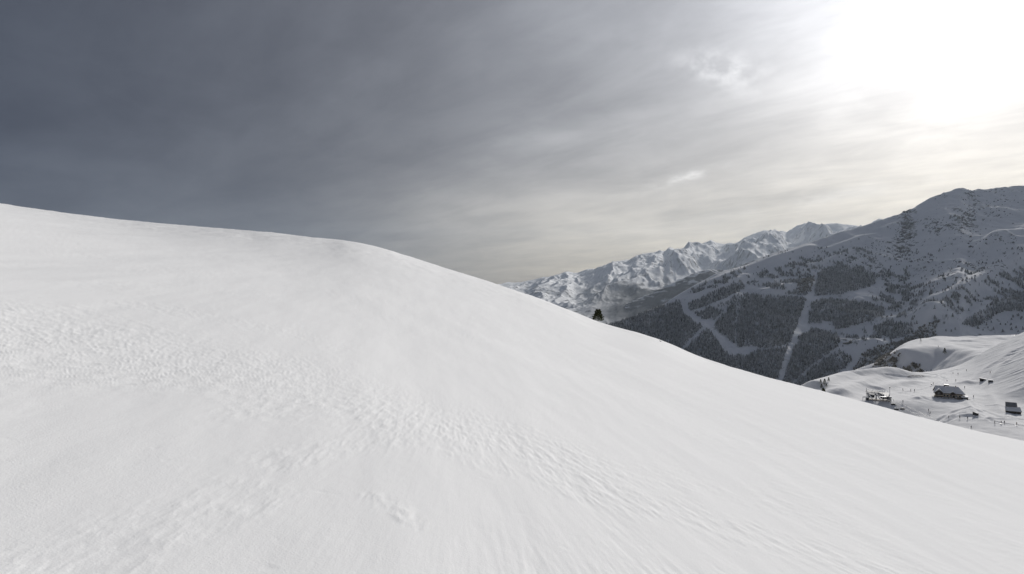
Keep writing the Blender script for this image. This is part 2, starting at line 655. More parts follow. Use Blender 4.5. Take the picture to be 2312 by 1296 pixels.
def z_basin(x, y):
    z = np.full(np.shape(x), ZB, float)
    sd = -region_sd(x, y, FOOT, [(3000, 830), (3000, 250)])
    hill = 0.60 * (np.sqrt(sd * sd + 64.0) + sd) / 2
    hill = 75 * np.tanh(hill / 75)
    z = z + hill
    hm = sstep(2, 16, sd)
    # tracks and moguls running down the hill
    tx, ty = x * 0.86 - y * 0.5, x * 0.5 + y * 0.86
    z = z + hm * (0.75 * fbm(tx / 26, ty / 4.6, 4, 110, 0.6) + 0.32 * perlin(tx / 14, ty / 1.9, 115))
    # rolling floor
    fl = 1 - hm
    z = z + fl * (0.9 * fbm(x / 42, y / 55, 3, 120) + 0.30 * fbm(x / 6, y / 9, 4, 126) + 0.13 * perlin((x - 0.8 * y) / 2.2, (x + y) / 30, 128))
    z = z + gridge(x, y, RIDGE_A, 6.5, 10.5, 13) + gridge(x, y, RIDGE_B, 4.3, 8, 12) + gridge(x, y, RIDGE_C, 2.2, 5.5, 10)
    # stream cut between the basin and the foreground slope
    z = z - 13 * sstep(300, 225, x - 0.15 * (y - 400)) * sstep(438, 406, y)
    # ski tracks scored into the piste
    for pts, dep, wd in TRACKS:
        d, _, t = seg_dist(x, y, pts)
        z = z + dep * (-np.exp(-(d / wd) ** 2) + 0.6 * np.exp(-((d - 1.9 * wd) / wd) ** 2))
    # road and snow banks
    dr, _, _ = seg_dist(x, y, ROAD)
    z = z - 0.7 * np.exp(-(dr / 4.5) ** 2) + 0.75 * np.exp(-((dr - 8) / 2.4) ** 2)
    # ploughed heaps
    for (hx, hy, a, w) in HEAPS:
        z = z + a * np.exp(-(((x - hx) / w) ** 2 + ((y - hy) / (w * 0.7)) ** 2))
    # outer edge rolls off
    sd = region_sd(x, y, EDGE, [(3000, 690), (3000, -500), EDGE_CLOSE])
    z = z - 0.55 * (np.sqrt(sd * sd + 36) + sd) / 2
    return z


def track(p, dep, wd):
    q = [at_z(a, b, ZB) for a, b in p]
    out = []
    for i in range(len(q) - 1):
        for k in range(4):
            t = k / 4
            out.append((q[i][0] * (1 - t) + q[i + 1][0] * t + math.sin(i + k) * 0.5, q[i][1] * (1 - t) + q[i + 1][1] * t))
    return (out + [q[-1]], dep, wd)


TRACKS = [track([(2000, 858), (2060, 856), (2100, 852), (2140, 842), (2160, 838)], 0.35, 1.2),
          track([(2030, 888), (2080, 880), (2110, 872), (2128, 862), (2130, 850)], 0.3, 1.1),
          track([(2110, 935), (2140, 930), (2160, 926), (2190, 922), (2215, 930)], 0.45, 1.0),
          track([(2115, 940), (2150, 937), (2165, 931), (2180, 930)], 0.4, 0.9),
          track([(2040, 925), (2100, 950), (2180, 972), (2260, 990)], 0.7, 1.6),
          track([(2060, 925), (2120, 948), (2200, 970), (2300, 990)], 0.5, 1.3),
          track([(2210, 935), (2240, 950), (2280, 958), (2320, 962)], 0.45, 1.0),
          track([(2220, 925), (2260, 941), (2320, 948)], 0.4, 1.0),
          track([(2225, 915), (2250, 918), (2270, 920)], 0.4, 0.9),
          track([(2080, 842), (2110, 846), (2135, 856)], 0.4, 1.3),
          track([(2185, 905), (2196, 915), (2206, 928), (2225, 945)], 0.4, 1.2),
          track([(2060, 895), (2095, 905), (2140, 910), (2200, 905)], 0.25, 1.3)]
HEAPS = [(*at_z(2176, 934, ZB), 0.9, 4.0), (*at_z(2190, 936, ZB), 1.1, 3.2), (*at_z(2140, 932, ZB), 0.5, 6.0), (*at_z(2085, 899, ZB), 1.2, 6.0),
         (*at_z(2072, 901, ZB), 1.0, 4.0), (*at_z(2182, 868, ZB), 1.8, 8.0), (*at_z(2150, 931, ZB), 0.4, 5.0)]


def build_basin():
    gx, gy = np.meshgrid(np.arange(195, 585, 1.0), np.arange(300, 715, 1.0))
    keep = z_basin(gx, gy)
    o = grid_mesh('ski_basin', gx, gy, keep, M_basin, {'rock': np.zeros_like(keep)})
    tag(o, 'snowy basin with groomed pistes around the chalet', kind='structure')


build_basin()


# ---------------------------------------------------------------- piste plateau behind the basin
PL_NEAR = [(860, 1500), (720, 1150), (628, 990), (562, 890), at_z(2066, 790, -90), at_z(2110, 784, -87), at_z(2165, 790, -87), at_z(2220, 800, -86), (900, 800), (1100, 820)]
PL_FAR = [(1200, 1320), at_z(2400, 752, -86), at_z(2290, 752, -85), at_z(2200, 757, -86), at_z(2110, 761, -88), at_z(2050, 777, -92), at_z(1990, 806, -100), (500, 1010)]


def z_plateau(x, y):
    z = -86.0 + 3.6 * fbm(x / 90, y / 90, 3, 140) + 1.4 * fbm(x / 22, y / 22, 4, 144) + 0.5 * perlin((x + 0.5 * y) / 60, (y - 0.5 * x) / 7, 147)
    sd = region_sd(x, y, PL_NEAR, [(1100, 5000), (860, 5000)])
    z = z - 0.62 * (np.sqrt(sd * sd + 49) + sd) / 2
    sd = region_sd(x, y, PL_FAR, [(PL_FAR[-1][0], -500), (1200, -500)])
    z = z - 0.40 * (np.sqrt(sd * sd + 49) + sd) / 2
    z = z + gridge(x, y, [at_z(2100, 762, -86), at_z(2140, 778, -86), at_z(2160, 786, -86)], 1.6, 7, 7)
    z = z + gridge(x, y, [at_z(2180, 772, -86), at_z(2240, 766, -85), at_z(2300, 764, -84)], 3.5, 12, 20)
    return z


def build_plateau():
    gx, gy = np.meshgrid(np.arange(430, 1050, 3.4), np.arange(720, 1380, 3.4))
    z = z_plateau(gx, gy)
    o = grid_mesh('piste_plateau', gx, gy, z, M_basin, {'rock': np.zeros_like(z)})
    tag(o, 'sunlit snow shelf with a piste behind the basin', kind='structure')


build_plateau()

# ---------------------------------------------------------------- shaded mountain on the right
RID = [(1180, 800), (1300, 765), (1380, 733), (1420, 721), (1458, 702), (1500, 685), (1522, 670), (1547, 655), (1579, 637), (1616, 618), (1685, 598), (1744, 572), (1800, 556), (1845, 541),
       (1900, 523), (1950, 508), (2000, 492), (2040, 480), (2070, 465), (2100, 447), (2135, 433), (2170, 423), (2190, 429), (2225, 426), (2250, 424), (2285, 421),
       (2312, 418), (2450, 395), (2700, 440), (3100, 520)]
RU = np.array([px2u(p[0]) for p in RID])
RV = np.array([(CY - p[1]) / F for p in RID])
Y1U = np.array([px2u(p) for p in (1180, 1420, 1700, 2000, 2170, 2400, 3100)])
Y1V = np.array([2300, 2600, 3000, 3450, 3650, 3550, 3300.0])
V0U = np.array([px2u(p) for p in (1180, 1420, 1600, 1850, 2312, 3100)])
V0V = np.array([(CY - p) / F for p in (900, 850, 900, 960, 990, 1000)])
MS = 0.43


def mount_profile(u):
    v1 = smooth_interp(u, RU, RV, 0.004)
    Y1 = smooth_interp(u, Y1U, Y1V, 0.05)
    v0 = smooth_interp(u, V0U, V0V, 0.05)
    Y0 = (MS - v1) * Y1 / (MS - v0)
    return v1, Y1, v0, Y0


def z_mount_base(u, Y):
    v1, Y1, v0, Y0 = mount_profile(u)
    z1 = v1 * Y1
    up = z1 - MS * (Y1 - Y)
    # steeper towards the top, gentler at the foot
    s = np.clip((Y - Y0) / (Y1 - Y0), -0.3, 1)
    up = up - 48 * np.sin(np.clip(s, 0, 1) * np.pi) * sstep(0.35, 0.75, u)
    back = z1 - 0.55 * (Y - Y1) - 0.0002 * (Y - Y1) ** 2
    t = (Y - Y1) / 26.0
    w = 1 / (1 + np.exp(-np.clip(t, -40, 40)))
    return up * (1 - w) + back * w - 9.0 * np.exp(-np.abs(t)) * 0


def mpt(px, py):
    """pixel -> point on the smooth mountain"""
    u, v = px2u(px), (CY - py) / F
    Ys = np.linspace(1100, 3900, 3000)
    f = z_mount_base(np.full_like(Ys, u), Ys) / Ys - v
    k = int(np.argmax(f > 0)) if (f > 0).any() else int(np.argmax(f))
    return (u * Ys[k], Ys[k])


# pistes and tracks as raised benches, shaped to catch the sun in slivers: (pixel polyline, half width in metres)
BENCH = [([(1532, 681), (1570, 668), (1610, 656), (1655, 641), (1692, 620)], 24),
         ([(1600, 691), (1640, 681), (1676, 671)], 18),
         ([(1694, 665), (1740, 661), (1790, 652), (1840, 638)], 34),
         ([(1812, 606), (1880, 585), (1936, 566)], 15),
         ([(1850, 570), (1910, 548), (1990, 526)], 17),
         ([(1975, 520), (2030, 502), (2056, 486)], 16),
         ([(1890, 615), (1930, 596), (1962, 582)], 14),
         ([(1556, 656), (1620, 632), (1690, 606), (1760, 580), (1850, 548)], 18),
         ([(1840, 702), (1900, 690), (1950, 676)], 14),
         ([(1880, 752), (1930, 742), (1990, 718)], 20),
         ([(2050, 790), (2100, 745), (2145, 708)], 18),
         ([(2150, 700), (2205, 662), (2260, 628), (2330, 592)], 22),
         ([(2220, 592), (2262, 568), (2330, 545)], 26),
         ([(2180, 725), (2240, 700), (2300, 690)], 14)]
BENCH = [([mpt(*p) for p in pts], w) for pts, w in BENCH]


SPUR = [mpt(*p) for p in [(1935, 845), (1985, 812), (2040, 778), (2095, 738), (2150, 700), (2205, 660), (2260, 620), (2312, 590), (2420, 530)]]
SPUR2 = [mpt(*p) for p in [(2225, 590), (2262, 566), (2312, 545), (2400, 515)]]


def z_mount(x, Y, bench=True):
    u = x / Y
    z = z_mount_base(u, Y)
    v1, Y1, v0, Y0 = mount_profile(u)
    s = (Y - Y0) / (Y1 - Y0)
    amp = sstep(1.0, 0.80, s) * 0.85 + 0.15
    # gullies that run down the fall line (roughly towards the viewer and left)
    gx, gy = x * 0.93 + Y * 0.36, -x * 0.36 + Y * 0.93
    r = ridged(gx / 420, gy / 1150, 4, 160, 0.48) - 0.45
    z = z + amp * 50 * r * (0.6 + 0.4 * sstep(0.3, 0.8, u))
    z = z + 9 * (ridged(x / 95, Y / 150, 3, 166, 0.5) - 0.5) * sstep(0.62, 0.95, s) * sstep(0.5, 0.65, u)
    z = z + amp * (5 + 10 * sstep(0.75, 0.4, s)) * fbm(gx / 130, gy / 260, 4, 170, 0.5)
    z = z + amp * 3.0 * fbm(x / 28, Y / 28, 3, 176)
    for pts, a, wn, wf in ((SPUR, 60, 95, 150), (SPUR2, 34, 60, 110)):
        d, sg, t = seg_dist(x, Y, pts)
        w = np.where(sg > 0, wn, wf)
        wv = 1 + 0.35 * perlin(t * 9, t * 0 + 3.3, 181)
        z = z + a * wv * np.exp(-(d / w) ** 2) * sstep(0, 0.12, t)
    if bench:
        for (pts, w), (cum, zl) in zip(BENCH, bench_lines()):
            d, sg, t = seg_dist(x, Y, pts)
            k = np.exp(-(d / (1.45 * w)) ** 3) * sstep(0, 0.14, t) * sstep(1, 0.86, t)
            z = z + k * (np.interp(t, cum, zl) - z)
    return z


_BL = []


def bench_lines():
    """heights along each bench, taken from the unbenched slope and evened out"""
    if not _BL:
        for pts, w in BENCH:
            p = np.array(pts)
            seg = np.hypot(*(p[1:] - p[:-1]).T)
            cum = np.concatenate([[0], np.cumsum(seg)]) / seg.sum()
            g = np.linspace(0, 1, 40)
            zz = z_mount(np.interp(g, cum, p[:, 0]), np.interp(g, cum, p[:, 1]), False)
            zz = np.convolve(np.pad(zz, 4, mode='edge'), np.ones(9) / 9, 'valid')
            _BL.append((g, zz + 9 + 0.28 * w))  # lifted above the slope so each bench crest catches the sun
    return _BL


def build_mount():
    u = np.concatenate([np.linspace(0.10, 0.88, 600), np.linspace(0.885, 1.5, 40)])
    sv = np.concatenate([np.linspace(-0.05, 1.0, 370), np.linspace(1.004, 1.5, 24)])
    v1, Y1, v0, Y0 = mount_profile(u)
    YY = Y0[None, :] + sv[:, None] * (Y1 - Y0)[None, :]
    U = np.broadcast_to(u[None, :], YY.shape)
    X = U * YY
    Z = z_mount(X, YY)
    PX, PY = CX + U * F, CY - F * Z / YY
    # bare rock: crags high on the face and under the crest
    gx, gy = X * 0.93 + YY * 0.36, -X * 0.36 + YY * 0.93
    crag = fbm(gx / 70, gy / 120, 4, 190, 0.6)
    fine = fbm(X / 16, YY / 20, 3, 196, 0.6)
    zone = np.zeros_like(Z)
    for (cx, cy, rx, ry, k) in ((2048, 520, 26, 60, .55), (2035, 560, 30, 40, .45), (2175, 500, 45, 45, .40), (2110, 510, 30, 30, .30), (2195, 455, 30, 40, .32),
                                (2250, 470, 45, 30, .18), (2090, 600, 160, 60, .10), (2200, 620, 120, 60, .08), (1990, 580, 60, 40, .22), (2260, 432, 70, 12, .2)):
        zone = np.maximum(zone, k * np.exp(-((PX - cx) / rx) ** 2 - ((PY - cy) / ry) ** 2))
    rock = sstep(0.41, 0.55, crag * 0.55 + fine * 0.75 + zone)
    # low juniper and heather breaking through the lower snow
    sc = fbm(gx / 55, gy / 140, 4, 200, 0.6) + 0.5 * fbm(X / 14, YY / 14, 2, 205)
    low = sstep(0.85, 0.45, sv)[:, None] * np.ones_like(Z)
    scrub = sstep(0.36, 0.60, sc) * low * 0.7
    o = grid_mesh('shaded_mountain', X, YY, Z, M_mount, {'rock': rock, 'scrub': scrub})
    tag(o, 'big snowy mountainside in shade with pistes and forest', kind='structure')
    return o


MOUNT = build_mount()

# ---------------------------------------------------------------- far valley and range
FAR = [(700, 660), (950, 650), (1060, 646), (1115, 642), (1150, 637), (1185, 636), (1210, 630), (1240, 624), (1262, 618), (1280, 613), (1300, 615), (1318, 611), (1335, 606), (1358, 604), (1376, 599), (1395, 590), (1420, 586), (1438, 575),
       (1455, 573), (1475, 571), (1490, 565), (1500, 569), (1512, 559), (1525, 563), (1540, 560), (1562, 557), (1585, 551), (1605, 543), (1618, 548), (1640, 550),
       (1660, 549), (1680, 538), (1700, 527), (1725, 519), (1745, 523), (1756, 525), (1765, 521), (1776, 525), (1800, 510), (1818, 504), (1832, 507), (1850, 509), (1868, 505), (1892, 503),
       (1940, 511), (1960, 508), (1985, 493), (2020, 500), (2100, 490), (2312, 480), (2800, 520)]
FU = np.array([px2u(p[0]) for p in FAR])
FV = np.array([(CY - p[1]) / F for p in FAR])
# a nearer forested ridge in front of the range
MIDR = [(900, 760), (1180, 720), (1300, 716), (1340, 712), (1385, 700), (1430, 672), (1470, 656), (1510, 636), (1550, 618), (1585, 604), (1605, 600), (1640, 606), (1690, 585), (1760, 560), (2000, 520), (2400, 500)]
MU = np.array([px2u(p[0]) for p in MIDR])
MV = np.array([(CY - p[1]) / F for p in MIDR])


def z_far(x, Y):
    u = x / Y
    v1 = smooth_interp(u, FU, FV, 0.0012)
    Yr = 11500.0
    z1 = v1 * Yr
    floor = -540.0
    dY = (Yr - Y)
    t = np.clip(dY / 9000.0, 0, 1)
    prof = z1 + (floor - z1) * (1 - (1 - t) ** 1.12)
    back = z1 - 0.45 * (-dY)
    z = np.where(dY >= 0, prof, back)
    amp = sstep(0, 700, dY) * sstep(6000, 3200, dY) * sstep(0.0, 0.35, u + 0.15) + 0.02
    wx = x + 150 * fbm(x / 900, Y / 900, 3, 220)
    wy = Y + 150 * fbm(x / 900, Y / 900, 3, 225)
    gx, gy = wx * 0.93 - wy * 0.37, wx * 0.37 + wy * 0.93
    r = ridged(gx / 1200, gy / 6000, 3, 230, 0.32)
    add = amp * 490 * (r - 0.50) * (0.45 + 0.55 * sstep(0.05, 0.3, u))
    z = z + np.where(add > 0, add * sstep(100, 1900, dY), add)
    z = z + (0.42 + amp) * 80 * (ridged(gx / 380, gy / 1300, 5, 240, 0.48) - 0.45)
    return z


def z_mid(x, Y):
    u = x / Y
    v1 = smooth_interp(u, MU, MV, 0.006)
    Yr = 6000 + 1200 * (u - 0.2)
    z1 = v1 * Yr
    dY = Yr - Y
    z = np.where(dY > 0, z1 - 0.40 * dY, z1 + 0.30 * dY)
    z = z - 30 * np.exp(-np.abs(dY) / 60)
    gx, gy = x * 0.85 + Y * 0.52, -x * 0.52 + Y * 0.85
    amp = sstep(-50, 500, dY)
    z = z + amp * 150 * (ridged(gx / 700, gy / 1900, 4, 260, 0.5) - 0.5)
    z = z + 16 * fbm(x / 110, Y / 110, 4, 268)
    return z


def slope_of(X, Y, Z):
    dzi = np.gradient(Z, axis=0)
    dyi = np.gradient(Y, axis=0)
    dxi = np.gradient(X, axis=0)
    dzj = np.gradient(Z, axis=1)
    dyj = np.gradient(Y, axis=1)
    dxj = np.gradient(X, axis=1)
    n = np.stack([dyi * dzj - dzi * dyj, dzi * dxj - dxi * dzj, dxi * dyj - dyi * dxj], -1)
    n /= np.linalg.norm(n, axis=-1, keepdims=True) + 1e-9
    return np.abs(n[..., 2])


def build_far():
    u = np.concatenate([np.linspace(-0.45, -0.08, 60), np.linspace(-0.075, 0.60, 640), np.linspace(0.605, 1.05, 50)])
    Yv = np.concatenate([np.linspace(5200, 8500, 110), np.linspace(8515, 11500, 180), np.linspace(11520, 14000, 22)])
    U, YY = np.meshgrid(u, Yv)
    X = U * YY
    Z = z_far(X, YY)
    nz = slope_of(X, YY, Z)
    n1 = fbm(X / 500, YY / 500, 4, 280)
    n2 = fbm(X / 110, YY / 110, 4, 285, 0.6)
    forest = sstep(140, -110, Z + 230 * n1 + 170 * n2) * 0.92 * sstep(0.08, 0.20, U + 0.05 * n1)
    patch = sstep(0.10, 0.42, n2 + 0.5 * n1) * sstep(0.28, 0.12, U) * sstep(150, -100, Z) * 0.8
    forest = np.maximum(forest, patch)
    rock = sstep(0.84, 0.64, nz + 0.26 * n2) * 0.75 * sstep(-0.05, 0.2, n2 + 0.3 * n1)
    o = grid_mesh('far_range', X, YY, Z, M_far, {'forest': forest, 'rock': rock})
    tag(o, 'distant range of jagged snowy peaks', kind='structure')
    u = np.linspace(0.0, 0.55, 430)
    t = np.concatenate([np.linspace(1500, 0, 170), np.linspace(-15, -900, 16)])
    U = np.broadcast_to(u[None, :], (len(t), len(u)))
    YY = 6000 + 1200 * (U - 0.2) - t[:, None]
    X = U * YY
    Z = z_mid(X, YY)
    n1 = fbm(X / 260, YY / 260, 4, 290)
    gx, gy = X * 0.85 + YY * 0.52, -X * 0.52 + YY * 0.85
    n2 = fbm(gx / 60, gy / 150, 4, 295, 0.6)
    top = sstep(0, 260, np.broadcast_to(t[:, None], U.shape))
    forest = sstep(0.26, -0.10, n2 * 1.4 + 0.5 * n1 - 0.50 * top + 0.12) * 0.94
    nz = slope_of(X, YY, Z)
    o = grid_mesh('forested_ridge', X, YY, Z, M_far, {'forest': forest, 'rock': np.zeros_like(Z)})
    tag(o, 'dark forested ridge above the valley in front of the far peaks', kind='structure')


build_far()


def build_ground():
    gx, gy = np.meshgrid(np.linspace(-16000, 16000, 121), np.linspace(-14000, 16000, 121))
    r = np.hypot(gx, gy)
    z = -900 + 40 * fbm(gx / 4000, gy / 4000, 3, 300)
    beh = sstep(2500, 12000, r) * sstep(3000, -6000, gy)
    z = z + beh * 900 * ridged(gx / 6000, gy / 6000, 4, 310)
    o = grid_mesh('valley_ground', gx, gy, z, M_far, {'forest': 0.4 * np.ones_like(z), 'rock': np.zeros_like(z)})
    tag(o, 'snowy valley floor far below', kind='structure')


build_ground()


# ---------------------------------------------------------------- rays from pixels to the ground
def ground_hit(zf, px, py, y0, y1, n=2500):
    u, v = px2u(px), (CY - py) / F
    Ys = np.linspace(y0, y1, n)
    f = zf(u * Ys, Ys) / Ys - v
    k = int(np.argmax(f > 0)) if (f > 0).any() else int(np.argmax(f))
    x, y = u * Ys[k], Ys[k]
    return Vector((x, y, float(zf(np.array([x]), np.array([y]))[0])))


def on_basin(px, py):
    return ground_hit(z_basin, px, py, 300, 760)


def on_mount(px, py):
    return ground_hit(z_mount, px, py, 1200, 3800)


def on_plateau(px, py):
    return ground_hit(z_plateau, px, py, 740, 1300)


# ---------------------------------------------------------------- vegetation
def veg_mat(name, dark, frost, amount, ns):
    m, nt, b = new_mat(name)
    N, L = nt.nodes, nt.links
    b.inputs['Roughness'].default_value = 0.9
    b.inputs['Specular IOR Level'].default_value = 0.1
    at = N.new('ShaderNodeAttribute')
    at.attribute_name = 'frost'
    geo = N.new('ShaderNodeNewGeometry')
    n = N.new('ShaderNodeTexNoise')
    n.inputs['Scale'].default_value = ns
    n.inputs['Detail'].default_value = 4
    L.new(geo.outputs['Position'], n.inputs['Vector'])
    ad = N.new('ShaderNodeMath')
    ad.operation = 'MULTIPLY_ADD'
    L.new(at.outputs['Fac'], ad.inputs[0])
    ad.inputs[1].default_value = amount
    sub = N.new('ShaderNodeMath')
    sub.operation = 'MULTIPLY_ADD'
    L.new(n.outputs['Fac'], sub.inputs[0])
    sub.inputs[1].default_value = 1.2
    sub.inputs[2].default_value = -0.50
    L.new(sub.outputs[0], ad.inputs[2])
    mx = N.new('ShaderNodeMix')
    mx.data_type = 'RGBA'
    mx.clamp_factor = True
    L.new(ad.outputs[0], mx.inputs[0])
    mx.inputs[6].default_value = (*dark, 1)
    mx.inputs[7].default_value = (*frost, 1)
    L.new(mx.outputs[2], b.inputs['Base Color'])
    return m


M_conifer = veg_mat('frosted_conifer', (0.030, 0.036, 0.030), (0.50, 0.51, 0.53), 1.12, 0.05)
M_bare = veg_mat('bare_broadleaf', (0.13, 0.115, 0.09), (0.46, 0.45, 0.43), 0.6, 0.08)
M_pine = veg_mat('pine_needles', (0.030, 0.038, 0.013), (0.14, 0.145, 0.055), 0.7, 1.5)
M_bark = plain('bark', (0.05, 0.038, 0.028), 0.9, 0.3, 4)


def conifer(seed, tiers=4, sides=5):
    """unit-height snow-dusted conifer: ragged drooping tiers (vertices, triangles, frost)"""
    r = random.Random(seed)
    V, T, Fr = [], [], []
    for k in range(tiers):
        z0 = 0.08 + 0.86 * k / tiers
        z1 = min(1.0, z0 + 0.95 / tiers + 0.12)
        rad = 0.24 * (1 - k / (tiers + 0.35)) * r.uniform(0.85, 1.15)
        a0 = r.uniform(0, 6.28)
        top = len(V)
        V.append((r.uniform(-.01, .01), r.uniform(-.01, .01), z1))
        Fr.append(0.55)
        ring = []
        for j in range(sides):
            a = a0 + j * 2 * math.pi / sides
            q = rad * r.uniform(0.65, 1.3)
            ring.append(len(V))
            V.append((q * math.cos(a), q * math.sin(a), z0 + r.uniform(-.05, .03)))
            Fr.append(r.uniform(0.0, 0.95))
        for j in range(sides):
            T.append((top, ring[j], ring[(j + 1) % sides]))
    return np.array(V), np.array(T), np.array(Fr)


def broadleaf(seed):
    """unit-height bare deciduous tree: a fan of twig sprays on a short stem"""
    r = random.Random(seed)
    V, T, Fr = [], [], []
    for k in range(16):
        a, e = r.uniform(0, 6.28), r.uniform(0.5, 1.5)
        L_ = r.uniform(0.45, 0.8)
        bz = r.uniform(0.12, 0.35)
        d = Vector((math.cos(a) * math.cos(e), math.sin(a) * math.cos(e), math.sin(e)))
        p0 = Vector((0, 0, bz))
        p1 = p0 + d * L_
        side = d.cross(Vector((0, 0, 1)))
        side = side.normalized() * r.uniform(0.07, 0.13) if side.length > 1e-3 else Vector((0.1, 0, 0))
        m = p0 + d * L_ * 0.6
        i = len(V)
        V += [tuple(p0), tuple(m + side), tuple(p1), tuple(m - side)]
        f = r.uniform(0, 0.8)
        Fr += [0.1, f, f, f]
        T += [(i, i + 1, i + 2), (i, i + 2, i + 3)]
    return np.array(V), np.array(T), np.array(Fr)


def scatter_mesh(name, variants, P, S, mat):
    """many plants joined into one mesh. P (n,3), S (n,2) width and height"""
    Vs, Ts, Fs = [], [], []
    off = 0
    which = rng.integers(0, len(variants), len(P))
    rot = rng.uniform(0, 6.283, len(P))
    for k, (v, t, f) in enumerate(variants):
        m = which == k
        n = int(m.sum())
        if not n:
            continue
        c, sn = np.cos(rot[m])[:, None], np.sin(rot[m])[:, None]
        w, h = S[m, 0][:, None], S[m, 1][:, None]
        X = (v[None, :, 0] * c - v[None, :, 1] * sn) * w + P[m, 0][:, None]
        Yv = (v[None, :, 0] * sn + v[None, :, 1] * c) * w + P[m, 1][:, None]
        Z = v[None, :, 2] * h + P[m, 2][:, None]
        Vs.append(np.stack([X, Yv, Z], -1).reshape(-1, 3))
        Ts.append((t[None] + (np.arange(n) * len(v))[:, None, None] + off).reshape(-1, 3))
        Fs.append(np.clip(f[None] + rng.uniform(-0.5, 0.42, (n, 1)), 0, 1.2).reshape(-1))
        off += n * len(v)
    return raw_mesh(name, np.concatenate(Vs), np.concatenate(Ts), mat, False, {'frost': np.concatenate(Fs)})


DENSE = [  # photo outlines of the closed conifer forest on the mountainside
    [(1340, 742), (1385, 729), (1430, 717), (1460, 703), (1500, 688), (1536, 680), (1541, 700), (1556, 714), (1592, 733), (1604, 752), (1632, 768), (1640, 795), (1668, 812), (1760, 880), (1500, 830)],
    [(1612, 716), (1626, 694), (1664, 668), (1700, 664), (1752, 667), (1822, 672), (1816, 692), (1800, 742), (1784, 784), (1756, 868), (1640, 860), (1632, 790), (1648, 800), (1690, 806), (1712, 786), (1662, 782), (1640, 762), (1612, 742)],
    [(1804, 762), (1832, 746), (1880, 751), (1902, 772), (1878, 792), (1866, 806), (1842, 828), (1832, 848), (1780, 890), (1752, 890), (1770, 850), (1786, 804)],
    [(1872, 797), (1900, 792), (1920, 806), (1914, 826), (1888, 846), (1850, 880), (1790, 890), (1824, 848), (1856, 816)],
    [(1843, 620), (1868, 606), (1905, 600), (1950, 606), (1986, 622), (1962, 650), (1905, 668), (1838, 672)],
    [(1833, 682), (1880, 676), (1952, 682), (2002, 700), (1990, 716), (1930, 740), (1888, 748), (1880, 726), (1824, 732)],
    [(1548, 690), (1590, 670), (1640, 646), (1676, 634), (1680, 652), (1640, 674), (1604, 688), (1562, 704)],
    [(1560, 712), (1600, 698), (1632, 684), (1622, 708), (1596, 722)],
    [(1770, 664), (1800, 652), (1830, 640), (1824, 668), (1790, 670)],
    [(2170, 735), (2205, 708), (2250, 682), (2330, 652), (2330, 700), (2260, 706), (2204, 738)],
    [(1975, 738), (2010, 730), (2064, 734), (2064, 752), (2020, 766), (1984, 756)],
]
LOOSE = [  # broken stands
    ([(1686, 644), (1716, 616), (1780, 600), (1834, 592), (1836, 622), (1806, 642), (1766, 656), (1728, 648)], 0.50),
    ([(1545, 664), (1600, 634), (1660, 613), (1694, 600), (1664, 628), (1600, 656)], 0.45),
    ([(1770, 600), (1830, 575), (1900, 560), (1960, 560), (1990, 600), (1900, 600), (1840, 615)], 0.16),
    ([(1990, 610), (2030, 600), (2060, 620), (2040, 650), (1990, 655)], 0.35),
    ([(1985, 660), (2040, 640), (2096, 646), (2080, 676), (2030, 700), (1990, 700)], 0.55),
    ([(2100, 690), (2180, 640), (2250, 620), (2330, 600), (2330, 650), (2200, 700), (2110, 730)], 0.22),
    ([(1900, 690), (2100, 640), (2120, 700), (2060, 740), (1940, 780), (1900, 760)], 0.10),
    ([(1960, 700), (2040, 700), (2050, 730), (1970, 735)], 0.30),
]
CUTS = [  # pistes and forest roads: (photo polyline, half width)
    ([(1838, 628), (1826, 680), (1800, 750), (1784, 790), (1758, 868)], 6.5),
    ([(1543, 682), (1548, 702), (1570, 720), (1600, 736), (1622, 760), (1640, 788)], 8.0),
    ([(1640, 803), (1690, 792), (1735, 788), (1788, 780)], 2.6),
    ([(1790, 868), (1830, 830), (1862, 808), (1890, 792)], 3.4),
    ([(1540, 790), (1575, 755), (1602, 728)], 4.0),
    ([(1664, 690), (1662, 740), (1658, 800)], 2.2),
    ([(1690, 661), (1770, 668), (1830, 672), (1900, 668), (1960, 652)], 3.6),
    ([(1880, 752), (1930, 742), (1990, 720), (2020, 705)], 5.0),
    ([(1700, 628), (1740, 634), (1800, 628)], 4.0),
    ([(1600, 690), (1640, 700), (1610, 730)], 3.0)]
BROAD = [[(1926, 840), (1946, 800), (1980, 784), (2024, 776), (2066, 756), (2112, 742), (2112, 764), (2066, 786), (2030, 800), (2018, 840)],
         [(1800, 640), (1838, 622), (1832, 660), (1806, 664)],
         [(2060, 752), (2095, 730), (2125, 722), (2110, 748), (2068, 764)]]


def project(x, y, z):
    return CX + F * x / y, CY - F * z / y


